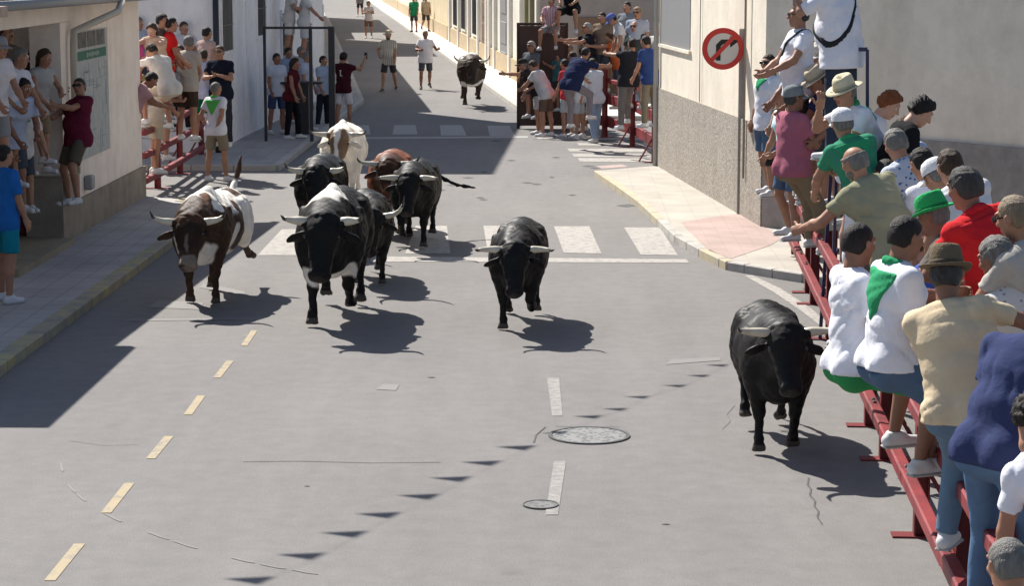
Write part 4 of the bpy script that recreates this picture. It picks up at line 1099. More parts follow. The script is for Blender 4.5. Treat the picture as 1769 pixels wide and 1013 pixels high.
# ------------------------------------------------------------------ bulls and oxen
def make_bull(label, pos, yaw, K=1.0, head_pitch=50, head_yaw=0, head_dz=0, fl=(10, 15, 10), fr=(-5, 40, 40), hl=(-38, 12, 5), hr=(-20, 30, 20), name='bull', coat=None, base=(.010, .009, .009),
              horn=.9, horn_up=.10, tail=None, group='fighting bulls and oxen running down the street', z0=0.0, fatness=1.0, rough=.52, horn_dark=False, cat='bull', lean_=0, ridge=False):
    root = empty(name, (pos[0], pos[1], z0), rad(yaw)); tag(root, label, cat, group)
    F = Field(); X = V3(1, 0, 0); f_ = fatness
    F.cone((0, .42, .83), (0, .02, .80), .31, .325, .08, X, .98 * f_)
    F.cone((0, .02, .80), (0, -.50, .87), .325, .26, .08, X, 1.02 * f_)
    F.ell((0, .42, 1.06), (.13, .33, .15), k=.10); F.ell((0, -.15, 1.06), (.10, .55, .07), k=.10)
    if ridge: F.ell((0, .22, 1.17), (.05, .20, .10), k=.10)
    F.ell((0, -.62, .99), (.20, .22, .15), k=.10)
    F.ell((0, .60, .66), (.19, .22, .22), k=.08)
    for sd in (1, -1):
        F.ell((sd * .20, .46, .80), (.11, .20, .28), R=rx(12), k=.06)
        F.ell((sd * .19, -.56, .80), (.12, .24, .28), R=rx(-14), k=.07)
        F.ell((sd * .19, -.48, 1.0), (.06, .07, .06), k=.08)
    F.cone((0, .05, .56), (0, -.35, .62), .10, .06, .10)
    for sd in (1, -1):
        F.cone((sd * .13, .80, .98), (sd * .20, .40, .60), .07, .05, .06); F.cone((sd * .25, .30, 1.02), (sd * .25, .52, .70), .05, .045, .05); F.cone((sd * .22, -.36, 1.02), (sd * .235, -.62, .74), .05, .05, .05)
        F.cone((sd * .05, .55, 1.10), (sd * .08, .88, 1.04), .08, .06, .06)
    # neck and head
    nb = V3(0, .98, .98 + head_dz); Rh = rz(head_yaw) @ rx(-head_pitch)   # local +y runs down the face
    F.cone((0, .52, .93), nb + V3(0, -.06, -.02), .27, .165, .08, X, .88)
    F.cone((0, .60, .72), nb + V3(0, .05, -.20), .14, .07, .08)
    HK = 1.16
    H_ = lambda *a: nb + Rh @ (V3(*a) * HK)
    F.ell(H_(0, .06, .02), (.155, .17, .145), R=Rh, k=.05)
    F.cone(H_(0, .10, .0), H_(0, .40, -.01), .130, .084, .05, Rh[:, 0], 1.08)
    F.cone(H_(0, .12, -.08), H_(0, .34, -.06), .085, .060, .05)
    F.ell(H_(0, .43, -.005), (.102, .066, .082), R=Rh, k=.03)
    F.ell(H_(0, -.02, .07), (.13, .07, .08), R=Rh, k=.04)
    for sd in (1, -1):
        F.ell(H_(sd * .045, .475, .030), (.018, .022, .016), R=Rh, k=.01, sub=True)
        F.ell(H_(sd * .098, .13, .045), (.035, .045, .035), R=Rh, k=.03)
        F.cone(H_(sd * .10, .01, .035), H_(sd * .15, .005, .045), .060, .048, .03)
        e0 = H_(sd * .13, .055, -.03); e1 = e0 + Rh @ V3(sd * .17, .07, -.04)
        F.ell((e0 + e1) / 2, (.115, .030, .068), R=Rh @ rz(sd * 18) @ ry(sd * 10), k=.03)
    feet = []
    for sd, (a1, a2, a3) in ((1, fr), (-1, fl)):
        p0 = V3(sd * .165, .50, .66); d = V3(-sd * .03, math.sin(rad(a1)), -math.cos(rad(a1))); p1 = p0 + .31 * unit(d)
        d = V3(0, math.sin(rad(a1 - a2)), -math.cos(rad(a1 - a2))); p2 = p1 + .23 * unit(d)
        d = V3(0, math.sin(rad(a1 - a2 - a3 + 15)), -math.cos(rad(a1 - a2 - a3 + 15))); p3 = p2 + .095 * unit(d)
        F.cone(p0 + V3(sd * .02, 0, .10), p1, .125, .054, .06); F.ell(p0 * .62 + p1 * .38 + V3(sd * .035, .01, 0), (.045, .075, .12), k=.04); F.ell(p1 + V3(0, .005, 0), (.055, .058, .062), k=.02); F.cone(p1, p2, .047, .036, .02); F.ell(p2, (.045, .046, .046), k=.02)
        feet.append((p2, p3, unit(d)))
    for sd, (a1, a2, a3) in ((1, hr), (-1, hl)):
        p0 = V3(sd * .18, -.44, .66); d = unit(V3(-sd * .03, math.sin(rad(a1)), -math.cos(rad(a1)))); p1 = p0 + .31 * d
        d = unit(V3(0, math.sin(rad(a2)), -math.cos(rad(a2)))); p2 = p1 + .27 * d
        d = unit(V3(0, math.sin(rad(a2 - a3 + 15)), -math.cos(rad(a2 - a3 + 15)))); p3 = p2 + .095 * d
        F.cone(p0 + V3(0, -.04, .06), p1, .135, .055, .06); F.ell(p1 + V3(0, -.01, 0), (.046, .062, .06), k=.02); F.cone(p1, p2, .044, .036, .02); F.ell(p2, (.044, .046, .046), k=.02)
        feet.append((p2, p3, d))
    for p2, p3, d in feet:
        F.cone(p2, p2 + (p3 - p2) * .55, .040, .040, .02)
        side_ = V3(1, 0, 0)
        for ss in (-1, 1):
            F.cone(p2 + (p3 - p2) * .5 + side_ * ss * .018, p3 + side_ * ss * .024 + V3(0, .012, 0), .033, .040, .006, clips=[(p3 + d * .012, d)])
    tl = tail or [(0, -.82, 1.06), (0, -.93, .98), (.03, -.98, .8), (.05, -.98, .62), (.06, -.99, .48)]
    for i in range(len(tl) - 1):
        a_ = max(.016, .034 - .006 * i); F.cone(tl[i], tl[i + 1], a_ + .004, a_, .03)
    tp_ = np.array(tl[-1]); td = unit(tp_ - np.array(tl[-2])); F.cone(tp_ - td * .02, tp_ + td * .16, .034, .012, .02)
    F.noise = [(.005, V3(14, 30, 22), V3(25, 9, 30), .4), (.003, V3(60, 35, 50), V3(30, 70, 25), 1.2)]
    F.fold = [(.008, V3(3, 34, 9), V3(3, 6, 9), 1.0), (.005, V3(8, 28, -22), V3(5, 4, 6), 2.2)]
    V, Q = F.mesh(.0155)
    V = V * 1.0
    # coat
    W_ = V + .05 * np.stack([np.sin(V[:, 1] * 9 + V[:, 2] * 7), np.sin(V[:, 2] * 11 + V[:, 0] * 8 + 1), np.sin(V[:, 0] * 10 + V[:, 1] * 8 + 2)], 1) + .02 * np.stack([np.sin(V[:, 2] * 31), np.sin(V[:, 0] * 37 + V[:, 1] * 20), np.sin(V[:, 1] * 29)], 1)
    C = np.tile(np.array(base), (len(V), 1))
    hl_ = (V - nb) @ Rh / HK
    for col, frame, c, r in (coat or []):
        P = W_ if frame == 'b' else hl_ + (W_ - V) * .35
        dd = np.sqrt((((P - np.array(c)) / np.array(r)) ** 2).sum(1)); m = np.clip((1.06 - dd) / .12, 0, 1)[:, None]; C = C * (1 - m) + np.array(col) * m
    for p2, p3, d in feet:
        dd = ((V - p3) @ d); near_ = np.linalg.norm(V - p3, axis=1) < .085
        m = near_ & (dd > -.045); C[m] = (.085, .072, .060)
    m = (hl_[:, 1] > .465) & (np.abs(hl_[:, 0]) < .09) & (hl_[:, 1] < .6) & (np.linalg.norm(hl_, axis=1) < .56); C[m] = C[m] * .3 + np.array((.035, .032, .030)) * .7 if base[0] < .05 else C[m] * .5 + np.array((.12, .09, .08)) * .5
    mc = bpy.data.materials.get('coat_%.2f' % rough)
    if not mc:
        mc = mat('coat_%.2f' % rough, (.1, .1, .1), rough, .17, bump=.22, bscale=30, stretch=(1, 1, 1)); nt = mc.node_tree; at_ = nt.nodes.new('ShaderNodeVertexColor'); at_.layer_name = 'coat'
        nz = nt.nodes.new('ShaderNodeTexNoise'); nz.inputs['Scale'].default_value = 5; nz.inputs['Detail'].default_value = 5
        rp = nt.nodes.new('ShaderNodeValToRGB'); rp.color_ramp.elements[0].position = .3; rp.color_ramp.elements[0].color = (.75, .75, .75, 1); rp.color_ramp.elements[1].position = .7; rp.color_ramp.elements[1].color = (1.2, 1.15, 1.1, 1)
        mx = nt.nodes.new('ShaderNodeMix'); mx.data_type = 'RGBA'; mx.blend_type = 'MULTIPLY'; mx.inputs[0].default_value = 1
        tc = nt.nodes.new('ShaderNodeTexCoord'); nt.links.new(tc.outputs['Object'], nz.inputs['Vector']); nt.links.new(nz.outputs[0], rp.inputs[0])
        nt.links.new(at_.outputs[0], mx.inputs[6]); nt.links.new(rp.outputs[0], mx.inputs[7]); nt.links.new(mx.outputs[2], nt.nodes['Principled BSDF'].inputs['Base Color'])
    R0 = rx(lean_)
    np_mesh('body', V * K, Q, mc, None, root, C)
    # horns: bone coloured, dark tips
    mh = bpy.data.materials.get('horn')
    if not mh: mh = mat('horn', (.60, .54, .42), .35, .5, vary=.12, vscale=9)
    mt = mat('horn_tip', (.05, .04, .032), .3, .5)
    for sd in (1, -1):
        pts = [H_(sd * .10, .008, .045), H_(sd * .19, .0, .055)]
        hw = lambda a, b, c: nb + rz(head_yaw) @ V3(sd * a, b, c)
        b0 = pts[-1]
        c_ = [(.18, 0, 0), (.255, .0, horn_up * .15), (.32, .03, horn_up * .5), (.37, .09, horn_up * 1.1), (.395, .17, horn_up * 1.8 + .02)]
        base_w = (b0 - nb) @ rz(head_yaw); 
        full = pts + [nb + rz(head_yaw) @ (V3(base_w[0], base_w[1], base_w[2]) + V3(sd * (a - .18) * horn, b * horn, c)) for a, b, c in c_[1:]]
        rs_ = [.044, .040, .033, .025, .016, .005]
        m_ = MB(); m_.tube([Vector(p * K) for p in full[:5]], [r * K for r in rs_[:5]], n=14, caps=True); ho = m_.build('horn', mh if not horn_dark else mt, root, True)
        m_ = MB(); m_.tube([Vector((full[4] * .7 + full[3] * .3) * K), Vector(full[4] * K), Vector(full[5] * K), Vector((full[5] + (full[5] - full[4]) * .12) * K)], [.0195 * K, .0164 * K, .0055 * K, .002 * K], n=14); m_.build('horn_tip', mt, ho, True)
        m_ = MB(); e = H_(sd * .128, .135, .055); m_.lathe([(.0005, .02), (.012, .016), (.019, .007), (.021, 0), (.019, -.007), (.012, -.016), (.0005, -.02)], Vector(e * K), n=12); m_.build('eye', mat('bull_eye', (.006, .005, .005), .08, .8), root, True)
    return root
WHC = (.86, .82, .75); BRN = (.075, .035, .018); DBR = (.03, .016, .010)
def gp_(px, py): p = at(px, py); return (p.x, p.y)
def bull_at(px, py, yaw, **kw):
    """px, py: photo pixel on the road below the chest between the forelegs"""
    g0 = at(px, py); K = kw.get('K', 1.0); a = rad(yaw)
    off = .50 * K; return dict(pos=(g0.x + math.sin(a) * off, g0.y - math.cos(a) * off), yaw=yaw)
def bull(label, px, py, yaw, **kw):
    d = bull_at(px, py, yaw, **kw); return make_bull(label, d['pos'], d['yaw'], **kw)
bull('large black fighting bull alone on the right beside the red fence', 1341, 784, 181, K=.94, head_pitch=52, head_yaw=4, head_dz=.12, fl=(-4, 14, 30), fr=(4, 2, 5), hl=(-22, -22, 50), hr=(-45, 25, 10), horn=1.0, horn_up=.03,
     tail=[(0, -.82, 1.06), (0, -.95, 1.02), (0, -1.10, .9), (.0, -1.22, .75), (.02, -1.28, .6)], z0=.01)
bull('lone black fighting bull charging in the middle of the road', 893, 570, 178, K=.95, head_pitch=54, head_yaw=3, head_dz=-.03, fl=(12, 70, 60), fr=(2, 3, 5), hl=(-40, 12, 10), hr=(-30, -10, 40), horn=1.0, horn_up=.0,
     tail=[(0, -.82, 1.06), (.02, -.95, 1.0), (.05, -1.02, .85), (.06, -1.05, .7)])
bull('brown and white ox with pale back running along the left shade edge', 350, 526, 174, K=1.06, head_pitch=52, head_yaw=12, head_dz=-.05, fl=(6, 10, 10), fr=(-6, 4, 5), hl=(-60, -60, 30), hr=(-32, 8, 10), name='draught_ox', ridge=True, cat='ox', base=(.055, .030, .018),
     coat=[(WHC, 'b', (0, -.25, 1.10), (.36, .75, .32)), (WHC, 'b', (-.3, -.5, .75), (.2, .4, .35)), (WHC, 'b', (.3, -.3, .7), (.14, .4, .30)), (WHC, 'b', (0, .66, .62), (.24, .25, .24)), (WHC, 'b', (0, .38, 1.2), (.3, .3, .13)), (BRN, 'b', (.1, .12, 1.0), (.2, .3, .12)), (BRN, 'b', (-.2, -.1, .95), (.14, .16, .12)), (BRN, 'b', (.12, -.35, 1.05), (.1, .14, .1)), (WHC, 'b', (-.28, .25, .75), (.12, .1, .12)), (WHC, 'b', (0, .1, .55), (.3, .5, .14)),
           (DBR, 'h', (0, .1, 0), (.16, .24, .2)), (BRN, 'h', (0, 0, .08), (.14, .07, .09)), ((.24, .19, .15), 'h', (0, .42, 0), (.11, .055, .1)), ((.16, .12, .10), 'h', (0, .27, .09), (.022, .12, .05)), ((.16, .085, .05), 'b', (0, .62, 1.12), (.12, .14, .1)), (WHC, 'b', (.26, .42, .92), (.12, .12, .13)), (WHC, 'b', (-.22, .55, 1.05), (.1, .12, .08)), (BRN, 'b', (-.1, -.5, 1.12), (.1, .12, .1)), (BRN, 'b', (.28, -.55, .8), (.12, .14, .16)), (BRN, 'b', (-.25, -.25, .62), (.12, .12, .1))],
     horn=.8, horn_up=.06, rough=.6, tail=[(0, -.82, 1.08), (0, -.96, 1.16), (-.02, -1.04, 1.26), (-.03, -1.07, 1.33)])
bull('black ox with a white saddle patch and white brisket leading the pack', 572, 562, 180, K=1.2, head_pitch=56, head_yaw=-4, head_dz=.0, fl=(-12, 30, 45), fr=(10, 2, 5), hl=(-40, 10, 5), hr=(-50, -10, 30), name='draught_ox', ridge=True, cat='ox',
     coat=[(WHC, 'b', (0, .40, 1.27), (.30, .34, .20)), (WHC, 'b', (0, .64, .47), (.30, .22, .10))], horn=.62, horn_up=.02, rough=.6, fatness=.88)
bull('black bull with wide horns half hidden behind the leading ox', 553, 432, 182, K=1.06, head_pitch=50, head_yaw=0, head_dz=.05, fl=(20, 30, 20), fr=(-10, 30, 40), horn=.75, horn_up=.05)
bull('cream white ox with brown patched face at the back of the pack', 592, 352, 182, K=1.06, head_pitch=54, head_yaw=-6, head_dz=.08, fl=(10, 20, 10), fr=(-10, 40, 40), name='draught_ox', ridge=True, cat='ox', base=(.82, .78, .70),
     coat=[((.20, .13, .08), 'h', (.085, .14, .04), (.07, .24, .12)), ((.20, .13, .08), 'h', (-.085, .14, .04), (.07, .24, .12)), ((.30, .22, .15), 'h', (0, .40, 0), (.10, .08, .1))], horn=.95, horn_up=.03, rough=.65, fatness=1.08)
bull('dark bull pressed against the right flank of the leading ox', 640, 492, 188, K=.93, head_pitch=56, head_yaw=-12, head_dz=-.04, fl=(4, 5, 5), fr=(-2, 8, 10), horn=1.08, horn_up=.14, base=(.014, .012, .011))
bull('black bull at the right of the pack with its tail swinging out', 714, 428, 178, K=.98, head_pitch=54, head_yaw=-3, head_dz=.02, fl=(12, 4, 5), fr=(20, 60, 40), hl=(-45, 10, 5), hr=(-28, -5, 30), horn=.98, horn_up=.0,
     tail=[(0, -.82, 1.06), (-.12, -.92, .98), (-.32, -.95, .82), (-.5, -.96, .74), (-.62, -.97, .72)])
bull('reddish brown bull in the middle of the pack behind two black ones', 674, 408, 181, K=1.0, head_pitch=46, head_yaw=6, head_dz=.06, fl=(12, 30, 20), fr=(-10, 30, 40), base=(.20, .065, .028), coat=[((.07, .028, .015), 'b', (0, .9, .9), (.3, .4, .4))], horn=1.0, horn_up=.05, rough=.5)
bull('black and white bull galloping alone far up the street', 815, 186, 184, K=1.14, head_pitch=48, head_yaw=-4, head_dz=.02, fl=(28, 62, 60), fr=(-6, 0, 4), hl=(-35, -45, 40), hr=(-50, -10, 30), base=(.045, .028, .018), z0=.05, fatness=.9,
     coat=[(WHC, 'b', (0, -.1, 1.2), (.26, .8, .16)), (WHC, 'b', (0, .6, .53), (.35, .2, .05)), (WHC, 'b', (-.3, -.6, .8), (.16, .2, .2))], horn=.9, horn_up=.08, rough=.55)
GR = (.035, .30, .13); NAVY = (.030, .042, .11); DEN = (.09, .14, .22); KHA = (.22, .17, .11); WSH = (.62, .62, .62); DRK = (.03, .03, .032); BLKC = (.014, .014, .016)
PKT = (.36, .12, .17); OLV = (.30, .29, .19); BEI = (.62, .50, .34); GRY = (.25, .25, .26); LTG = (.55, .52, .47)
G = 'crowd climbing the right-hand fence'
NEAR = False
def P_(label, **kw):
    if not NEAR and 's' in kw: kw['s'] *= 1.07; kw.setdefault('H', 1.84)
    return make_person(label, kw.pop('g', G), **kw)
# ---- right-hand fence, far to near
P_('man in white tee with knee brace perched farthest up the right fence', head=(1327, 110), s=124, yaw=118, lean=-4, hyaw=22, L=(4, 4, 10), R=(-6, 4, 10), aL='down', aR='down', scarf=GR, scarfback=False, bottom='shorts', bcol=DEN, glasses=True, kneebrace=True, hair='brown', hairs='short')
P_('man with brown hair and pale blue tee just behind the farthest white tee', head=(1362, 124), s=130, yaw=120, lean=18, hyaw=10, aL='rail', aR='rail', top=(.45, .62, .70), scarf=GR, hair='brown', hairs='thick')
P_('man in sunglasses and white tee with black bag strap looking up the street', head=(1379, 27), s=150, yaw=105, lean=-2, hyaw=-8, strap=1, glasses=True, hair='darkgrey', hairs='crop', bottom='trousers', bcol=DRK, fat=1.15, aR='lowhold', aL='lowhold')
P_('photographer in big white shirt and jeans standing high on a stepladder', head=(1440, -52), s=162, yaw=60, lean=6, fat=1.4, H=2.0, broad=1.15, strap=-1, aL='photo', aR='photo', sleeve=.9, hem=.15, bottom='jeans', bcol=(.035, .045, .07), hair='dark', item=('L', 'camera', 'black camera held up by the photographer on the stepladder'))
P_('bald sunburnt man below the man with the bag strap', head=(1377, 84), s=140, yaw=100, lean=12, hair='darkgrey', hairs='ring', top=(.5, .5, .55), skin=2, aL='rail', aR='rail')
P_('man in pale straw hat behind the navy shirt, pink tee', head=(1418, 98), s=146, yaw=120, lean=24, hair='grey', hat='straw', hatc=(.62, .58, .50), top=(.62, .42, .38), skin=0, aL='rail', aR='rail')
P_('man with brown straw hat over brown hair behind the grey cap', head=(1385, 102), s=142, yaw=125, lean=20, hair='brown', hairs='thick', hat='straw', hatc=(.45, .36, .25), top=(.5, .56, .6), aL='rail', aR='rail')
P_('man in navy shirt bending down under a wide tan hat', head=(1410, 140), s=152, yaw=110, lean=42, hpitch=28, hair='brown', hat='straw', hatc=(.48, .40, .30), top=NAVY, skin=2, aL='rail', aR='rail', fat=1.1)
P_('man in magenta tee and grey cap standing with arms folded on the fence', head=(1373, 170), s=152, yaw=-62, lean=-3, side=0, hyaw=-8, top=PKT, hat='cap', hatc=(.20, .22, .23), hair='darkgrey', bottom='trousers', bcol=KHA, belt=True, fat=1.22, aL='fold', aR='fold', L=(40, 6, 34), R=(30, 6, 22), skin=2, hem=.08)
P_('man in pale turquoise tee wedged between the farthest perchers', head=(1352, 168), s=134, yaw=110, lean=8, top=(.55, .72, .75), scarf=GR, hair='brown', bottom='shorts', bcol=DEN, aL='rail', aR='rail', L=(2, 4, 6), R=(10, 4, 30), shoes=(.6, .6, .62))
P_('man in straw hat and round sunglasses holding his chin, green kerchief', head=(1458, 160), s=176, yaw=112, lean=30, hyaw=10, hpitch=14, hair='grey', hat='straw', hatc=(.60, .54, .38), glasses=True, scarf=GR, aR=(60, 14, 110, -30), aL='rail', fat=1.1)
P_('person in white cap and green shirt seen from behind, centre of the fence', head=(1455, 214), s=180, yaw=20, lean=22, side=-14, hpitch=8, hat='cap', hatc=(.70, .70, .74), hair='grey', top=(.05, .26, .15), sleeve=.6, aL='rail', aR='rail', scarf=GR, bottom='trousers', bcol=WHITE, shoes=WSH)
P_('red haired spectator in white tee near the wall', head=(1537, 182), s=165, yaw=-110, lean=25, hpitch=34, hair='red', hairs='curly', skin=1, aL='rail', aR='rail')
P_('young man with black curly hair and black tee looking down to the right', head=(1592, 194), s=178, yaw=-80, lean=28, hpitch=38, hair='dark', hairs='curly', top=BLKC, aL='rail', aR='rail', skin=1)
P_('grey haired man in blue and white patterned shirt leaning over', head=(1547, 250), s=192, yaw=26, lean=26, side=-16, hpitch=22, hair='grey', hairs='thick', top=(.50, .53, .60), topm='blue', aL='rail', aR='rail', fat=1.15)
P_('bearded balding man in olive tee leaning out over the fence', head=(1476, 281), s=206, yaw=34, lean=30, side=-14, hpitch=16, hyaw=12, hair='grey', hairs='ring', beard='grey', top=OLV, aL=(40, 30, 40, 0), aR=(52, 26, 62, 10), fat=1.22, broad=1.1, bottom='trousers', bcol=(.12, .11, .1), pose='halfsit', hem=.14)
P_('dark haired man in white shirt behind the green hat', head=(1592, 283), s=205, yaw=26, lean=24, side=-14, hpitch=22, hair='dark', hairs='short', aL='rail', aR='rail', fat=1.1)
P_('man in white cap bowed over just behind the green hat', head=(1618, 306), s=212, yaw=34, lean=26, side=-14, hpitch=34, hair='grey', hat='cap', hatc=(.72, .72, .74), aL='rail', aR='rail')
NEAR = True
P_('man in bright green felt hat and grey brown shirt', H=1.82, head=(1610, 374), s=262, yaw=62, lean=38, side=0, hpitch=16, hair='grey', hat='fedora', hatc=(.03, .38, .12), top=(.14, .125, .11), aL='rail', aR='rail', skin=2, fat=1.1)
P_('man with dark grey hair in bright red shirt', H=1.88, head=(1666, 326), s=280, yaw=26, lean=18, side=-16, hpitch=10, hyaw=14, hair='darkgrey', hairs='thick', top=(.58, .025, .03), scarf=(.5, .02, .03), aL='rail', aR='rail', fat=1.1, skin=2)
P_('balding blond man with sunglasses at the right edge of the picture', H=1.88, head=(1752, 376), s=296, yaw=28, lean=18, side=-16, hpitch=14, hyaw=20, hair='sand', hairs='crop', glasses=True, top=(.45, .42, .38), aL='rail', aR='rail', skin=0)
P_('grey haired man in white leaf print shirt near the right edge', H=1.9, head=(1722, 448), s=296, yaw=28, lean=18, side=-20, hpitch=14, hyaw=18, hair='grey', hairs='thick', top=(.66, .63, .60), topm='leafy', aL='rail', aR='rail', fat=1.1, skin=2)
P_('man in white tee and green shorts crouching on the fence nearest the near bull', H=1.86, head=(1484, 422), s=284, yaw=-78, lean=-3, side=0, hyaw=24, hpitch=6, hair='dark', hairs='crop', top=WHITE, bottom='shorts', bcol=(.04, .26, .09), pose='perch', L=(84, 14, 96), R=(78, 16, 84), aL=(55, 18, 30, 8), aR='rail', fat=1.08, hem=.03, skin=2, broad=1.05)
P_('man in white tee and denim shorts with a green kerchief over his shoulder', H=1.86, head=(1566, 411), s=296, yaw=-76, lean=3, side=0, hyaw=14, hpitch=10, hair='dark', hairs='crop', top=WHITE, scarf=GR, bottom='short_shorts', bcol=DEN, pose='perch', L=(62, 14, 74), R=(54, 12, 60), aL=(55, 18, 40, 8), aR='rail', fat=1.1, hem=.02, skin=2, broad=1.08)
P_('man in beige tee and brown felt hat crouching on the near fence', H=1.88, head=(1636, 476), s=312, yaw=-36, lean=6, side=-17, hyaw=14, hpitch=12, hair='darkgrey', hat='fedora', hatc=(.15, .115, .075), top=BEI, bottom='jeans', bcol=(.13, .20, .28), pose='perch', L=(46, 12, 52), R=(56, 12, 64), aL=(60, 18, 30, 6), aR=(64, 30, 20, 20), fat=1.15, broad=1.12, skin=2, hem=.06)
P_('man in navy blue polo and jeans standing on the nearest rails', H=1.86, pelvis=(1722, 778), s=338, yaw=-50, lean=28, side=2, hpitch=20, hair='dark', top=(.040, .052, .125), bottom='jeans', bcol=(.10, .17, .28), L=(18, 8, 22), R=(8, 8, 10), aL='rail', aR='rail', fat=1.1, broad=1.15, hem=.08, shoes=DRK, belt=False)
P_('curly black haired person in white at the right picture edge', head=(1784, 724), s=352, yaw=-10, lean=20, side=-36, hroll=20, hpitch=20, hair='dark', hairs='curly', aL='down', aR='down', skin=0)
P_('man with cropped grey hair at the bottom right corner', head=(1740, 978), s=400, yaw=20, lean=10, hpitch=10, hair='grey', hairs='crop', top=(.5, .4, .3), aL='down', aR='down')
NEAR = False
P_('person in pale grey tee squeezed behind the green shirt and white cap', head=(1500, 222), s=158, yaw=20, lean=20, side=-10, hair='brown', top=(.52, .52, .55), aL='rail', aR='rail')
P_('man with dark crop and striped tee behind the olive tee', head=(1530, 300), s=182, yaw=30, lean=22, side=-12, hair='dark', hairs='crop', top=(.60, .58, .55), topm='stripes', aL='rail', aR='rail')
P_('woman in pale blue top between the red hair and the grey head', head=(1560, 222), s=160, yaw=10, lean=14, hair='brown', hairs='long', top=(.40, .48, .62), aL='rail', aR='rail', H=1.66)
P_('man in white shirt close behind the red shirt', head=(1640, 288), s=222, yaw=20, lean=20, side=-14, hair='brown', hairs='short', top=(.66, .66, .68), aL='rail', aR='rail')
P_('man with brown hair and blue tee glimpsed below the green hat', head=(1590, 420), s=216, yaw=30, lean=26, side=-12, hair='brown', hairs='short', top=(.05, .10, .40), aL='rail', aR='rail')
P_('tanned elderly man with white hair at the extreme right edge', head=(1790, 440), s=250, yaw=20, lean=10, hair='white', top=(.5, .3, .2), aL='rail', aR='rail')
# stepladder of the photographer
ph = at_s(1469, 118, 172)
lad = empty('stepladder', (ph.x, ph.y + .05, 0)); tag(lad, 'dark blue steel stepladder under the photographer', 'ladder')
M_LAD = mat('ladder_blue', (.012, .015, .06), .4, .5)
hz = ph.z - .92
lm = MB(); W2 = .135
for sx in (-1, 1): lm.bar((sx * (W2 + .05), -.45, .0), (sx * W2, -.28, ph.z + .20), .03, .03)
lm.bar((-W2, -.275, ph.z + .20), (W2, -.275, ph.z + .20), .03, .04); lm.build('front_frame', M_LAD, lad)
lm = MB()
for sx in (-1, 1): lm.bar((sx * (W2 + .05), .5, .0), (sx * W2, .2, hz), .035, .03)
lm.build('rear_legs', M_LAD, lad)
for i in range(5): lm = MB(); z = hz * (i + 1) / 5.5; lm.box((0, -.42 + i * .03, z), (W2 * 2, .10, .03)); lm.build('step', M_LAD, lad)
lm = MB(); lm.box((0, -.02, hz - .02), (W2 * 2 - .01, .44, .035)); lm.build('platform', M_LAD, lad)
# timber staging behind the right fence that carries the back rows
stg = empty('timber_staging', (4.25, 20.5, 0)); tag(stg, 'low timber staging hidden behind the right-hand crowd', 'staging')
M_WOOD = mat('wood_plank', (.30, .22, .14), .8, vary=.2, vscale=5)
sm_ = MB(); sm_.box((0, 0, .55), (1.3, 12, .06)); sm_.build('deck', M_WOOD, stg)
for y in (-5.8, -2, 2, 5.8):
    for x in (-.55, .55): sm_ = MB(); sm_.box((x, y, .26), (.09, .09, .52)); sm_.build('leg', M_WOOD, stg)

# ---- left porch
G2 = 'spectators inside the shaded porch'
def Q_(label, **kw): return make_person(label, G2, **kw)
Q_('man in maroon polo and sunglasses hanging from the porch pillar', head=(137, 150), s=128, yaw=140, lean=-16, side=10, hyaw=30, top=(.13, .016, .035), bottom='shorts', bcol=(.11, .095, .07), glasses=True, hair='darkgrey', hairs='crop', aL=(70, 0, 30, -20), aR=(62, 10, 22, -45), fat=1.15, L=(30, 8, 38), R=(18, 6, 30), shoes=WSH)
Q_('grey haired man in white tee leaning out of the porch', head=(36, 100), s=140, yaw=-120, lean=18, side=-8, hyaw=20, hair='grey', hairs='thick', top=(.6, .6, .66), bottom='shorts', bcol=GRY, aL='rail', aR='rail', fat=1.1)
Q_('dark haired man deep in the porch above the ponytail', head=(72, 74), s=126, yaw=-110, lean=14, hair='dark', hairs='thick', top=(.08, .075, .07), aL='rail', aR='rail')
Q_('woman with long brown ponytail in grey vest on the porch fence', head=(78, 100), s=132, yaw=-118, lean=14, hair='brown', hairs='long', top=(.36, .36, .36), sleeve=0, aL='rail', aR='rail', bottom='shorts', bcol=KHA, H=1.64)
Q_('dark skinned man in the porch in pale blue shirt', head=(42, 152), s=140, yaw=-130, lean=28, hpitch=14, hair='dark', top=(.40, .46, .60), skin=2, aL='rail', aR='rail')
Q_('child in blue cap and green neckerchief at the porch fence', head=(48, 188), s=138, yaw=-140, lean=24, hpitch=20, H=1.45, hat='cap', hatc=(.02, .05, .14), hair='dark', top=(.6, .6, .6), scarf=(.03, .18, .10), aL='rail', aR='rail')
Q_('man in white tee at the left picture edge of the porch', head=(0, 82), s=146, yaw=-120, lean=10, hair='brown', top=(.6, .58, .6), hat='cap', hatc=(.3, .3, .32), aL='rail', aR='rail', bottom='shorts', bcol=GRY)
Q_('seated person with white shorts low on the porch fence', head=(20, 120), s=134, yaw=-110, lean=14, hair='brown', hairs='long', top=(.25, .24, .24), pose='sit', bottom='shorts', bcol=(.6, .58, .55), aL='rail', aR='rail')
Q_('tall man raising his arm under the porch beam', head=(12, 60), s=130, yaw=-120, lean=4, hair='brown', top=(.14, .11, .09), aL='down', aR=(110, 20, 60, -10), skin=0)
make_person('man in blue shirt and turquoise shorts standing on the left pavement', None, feet=(16, 522), z0=KH, yaw=-35, H=1.76, hair='dark', hairs='short', top=(.02, .13, .42), sleeve=.75, hem=.14, bottom='shorts', bcol=(.01, .20, .28), aL='down', aR=(10, 6, 10, 2), L=(6, 4, 6), R=(-4, 4, 3), hyaw=-6, shoes=(.66, .66, .70), fat=1.02)

